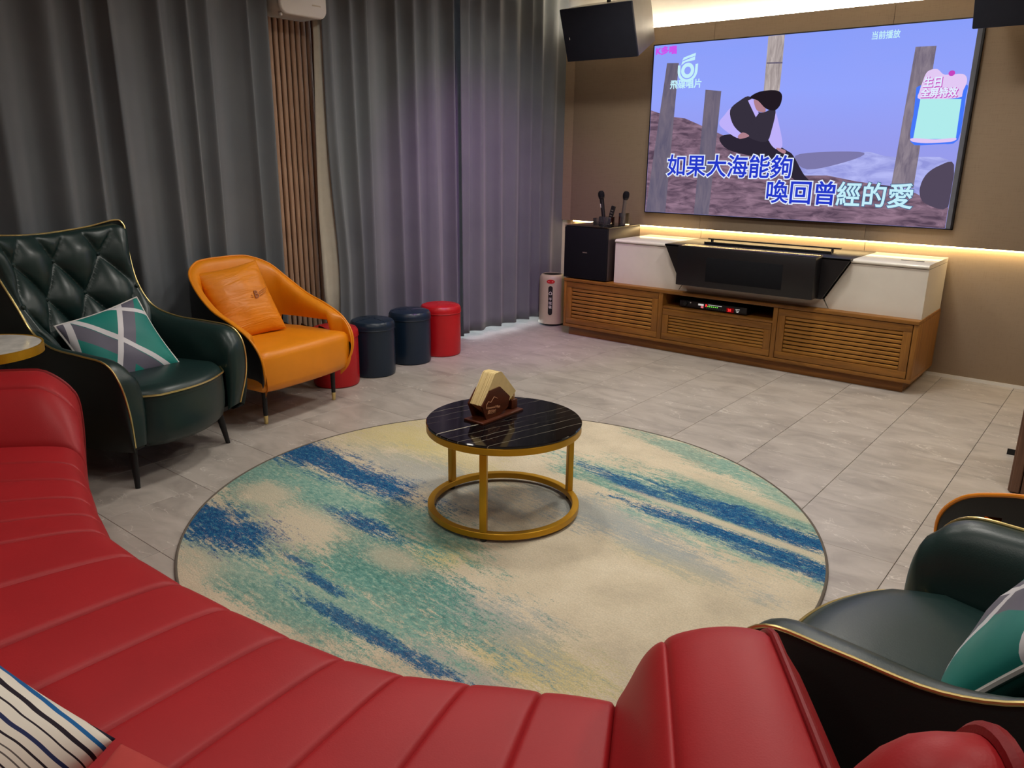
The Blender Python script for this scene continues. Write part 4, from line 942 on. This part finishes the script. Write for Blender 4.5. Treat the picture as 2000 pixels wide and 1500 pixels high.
def groove(s):
    d = min(abs(s-round(s)), .5); w = .20; big = 2.0 if round(s) in (2, 9, 16) else 1.0
    if round(s) in (0, NS): big = 0
    return big*math.exp(-(d/.026)**1.2)*.0062 - .0036*math.sin(PI*(s-math.floor(s)))**.6
PROF = [(.10, .03), (.06, .05), (.02, .14), (.0, .26), (-.004, .33), (.0, .375), (.012, .405), (.035, .425), (.07, .434), (.15, .437), (.30, .434), (.45, .428), (.60, .422), (.70, .424), (.745, .45), (.775, .52), (.80, .62), (.83, .70), (.875, .735), (.92, .72), (.95, .64), (.96, .40), (.95, .03)]
pf = [(p.x, p.z) for p in spline([(a, 0, b) for a, b in PROF], 3)]
def sofa_pt(s, d, z):
    q = st_at(s); a = math.radians(q.z); l = bol(s)
    seatpart = sstep(.05, .40, z)*(1-sstep(.62, .80, d)*.85)
    roundf = 1-(1-sstep(0, .16, d))*0.0
    zz = z+l*seatpart*(.72+.28*sstep(0, .12, d))
    gr = groove(s)*sstep(.12, .38, z)*(1-sstep(.80, .95, d))
    nd = -gr*(1 if z > .41 else .4); zz += nd*(1 if z > .39 else .2); dd = d+(gr*.9 if z < .40 and d < .1 else 0)
    return Vector((q.x-dd*math.cos(a), q.y-dd*math.sin(a), zz))
sofa = empty('curved_sofa', (1.6, -5.2, 0)); tag(sofa, 'curved red leather channel-tufted sofa with raised bolster ends in the foreground', 'sofa')
off = Vector((1.6, -5.2, 0))
def sofa_piece(name, s0, s1, caps=(False, False)):
    n = int((s1-s0)*44); mb = MB(); rows = []
    for i in range(n+1):
        s = s0+(s1-s0)*i/n; rows.append([sofa_pt(s, d, z)-off for d, z in pf])
    V = mb.grid(rows)
    for c, r in zip(caps, (V[0], V[-1])):
        if c:
            # softly domed end panel
            cen = sum((v_.co for v_ in r), Vector())/len(r); outw = (V[0][0].co-V[1][0].co).normalized() if r is V[0] else (V[-1][0].co-V[-2][0].co).normalized()
            rr = [mb.bm.verts.new(v_.co.lerp(cen, .12)+outw*.014) for v_ in r]
            for i in range(len(r)-1): mb.bm.faces.new((r[i], r[i+1], rr[i+1], rr[i]))
            mb.bm.faces.new((r[-1], r[0], rr[0], rr[-1])); mb.bm.faces.new(rr)
    return mb.build(name, 'red', sofa, 70)
sofa_piece('end_bolster', 0, 2, (True, False)); sofa_piece('seat_module', 2, 9); sofa_piece('seat_module', 9, 16); sofa_piece('end_bolster', 16, NS, (False, True))
for s in (.10, NS-.13):
    MB().tube([sofa_pt(s, d, z)-off+Vector((0, 0, .005 if z > .3 else 0)) for d, z in pf[3:-3]], .0068, 10).build('piping', 'red_pipe', sofa)
# rounded upper back wing at the right end
wb = MB(); wc = Vector((3.085, -4.955, 0))-off; ax = math.radians(125); dx = Vector((math.cos(ax), math.sin(ax), 0)); nx = Vector((math.sin(ax), -math.cos(ax), 0))
def wprof(t_): # outline in (along dx, z)
    return (.115*math.cos(t_)*(1+.12*math.sin(t_)**2), .50+.385*math.sin(t_) if math.sin(t_) > 0 else .50+.46*math.sin(t_))
rows = []
for (o_, s_) in [(-.11*math.cos(PI/2*q/9), .25+.75*math.sin(PI/2*q/9)**.8) for q in range(10)]+[(.03, 1.0), (.045, .97)]:
    rows.append([wc+dx*(wprof(2*PI*q/80)[0]*s_)+Vector((0, 0, .04+max(0, (wprof(2*PI*q/80)[1]-.04))*(1-(1-s_)*.5)))+nx*o_ for q in range(80)])
V = wb.grid(rows, False, True); wb.fan(V[0]); wb.fan(V[-1]); wb.build('back_wing', 'red', sofa, 60)
MB().tube([wc+dx*wprof(2*PI*q/80)[0]+Vector((0, 0, .042+max(0, wprof(2*PI*q/80)[1]-.04)))+nx*.04 for q in range(0, 41)], .009, 8).build('piping', 'red_pipe', sofa)

def corner_place(w, h, tip, xd, yd, sx_, sy_):
    x = Vector(xd).normalized(); y = Vector(yd); y = (y-x*y.dot(x)).normalized()
    return Vector(tip)-x*(sx_*w/2)-y*(sy_*h/2)
xd, yd = (1, .30, -.42), (-.10, .85, .42)
cushion('throw_cushion', .46, .44, .21, 'stripe', 'white cushion with navy, blue and black stripes at the lower left on the sofa', corner_place(.46, .44, (2.143, -5.243, .565), xd, yd, 1, 1), xd, yd)
xd, yd = (.92, .36, -.12), (.13, .96, .16)
cushion('throw_cushion', .40, .38, .12, 'redcloth', 'plain red cloth cushion beside the striped cushion at the bottom edge', corner_place(.40, .38, (2.226, -5.268, .62), xd, yd, -1, 1), xd, yd)
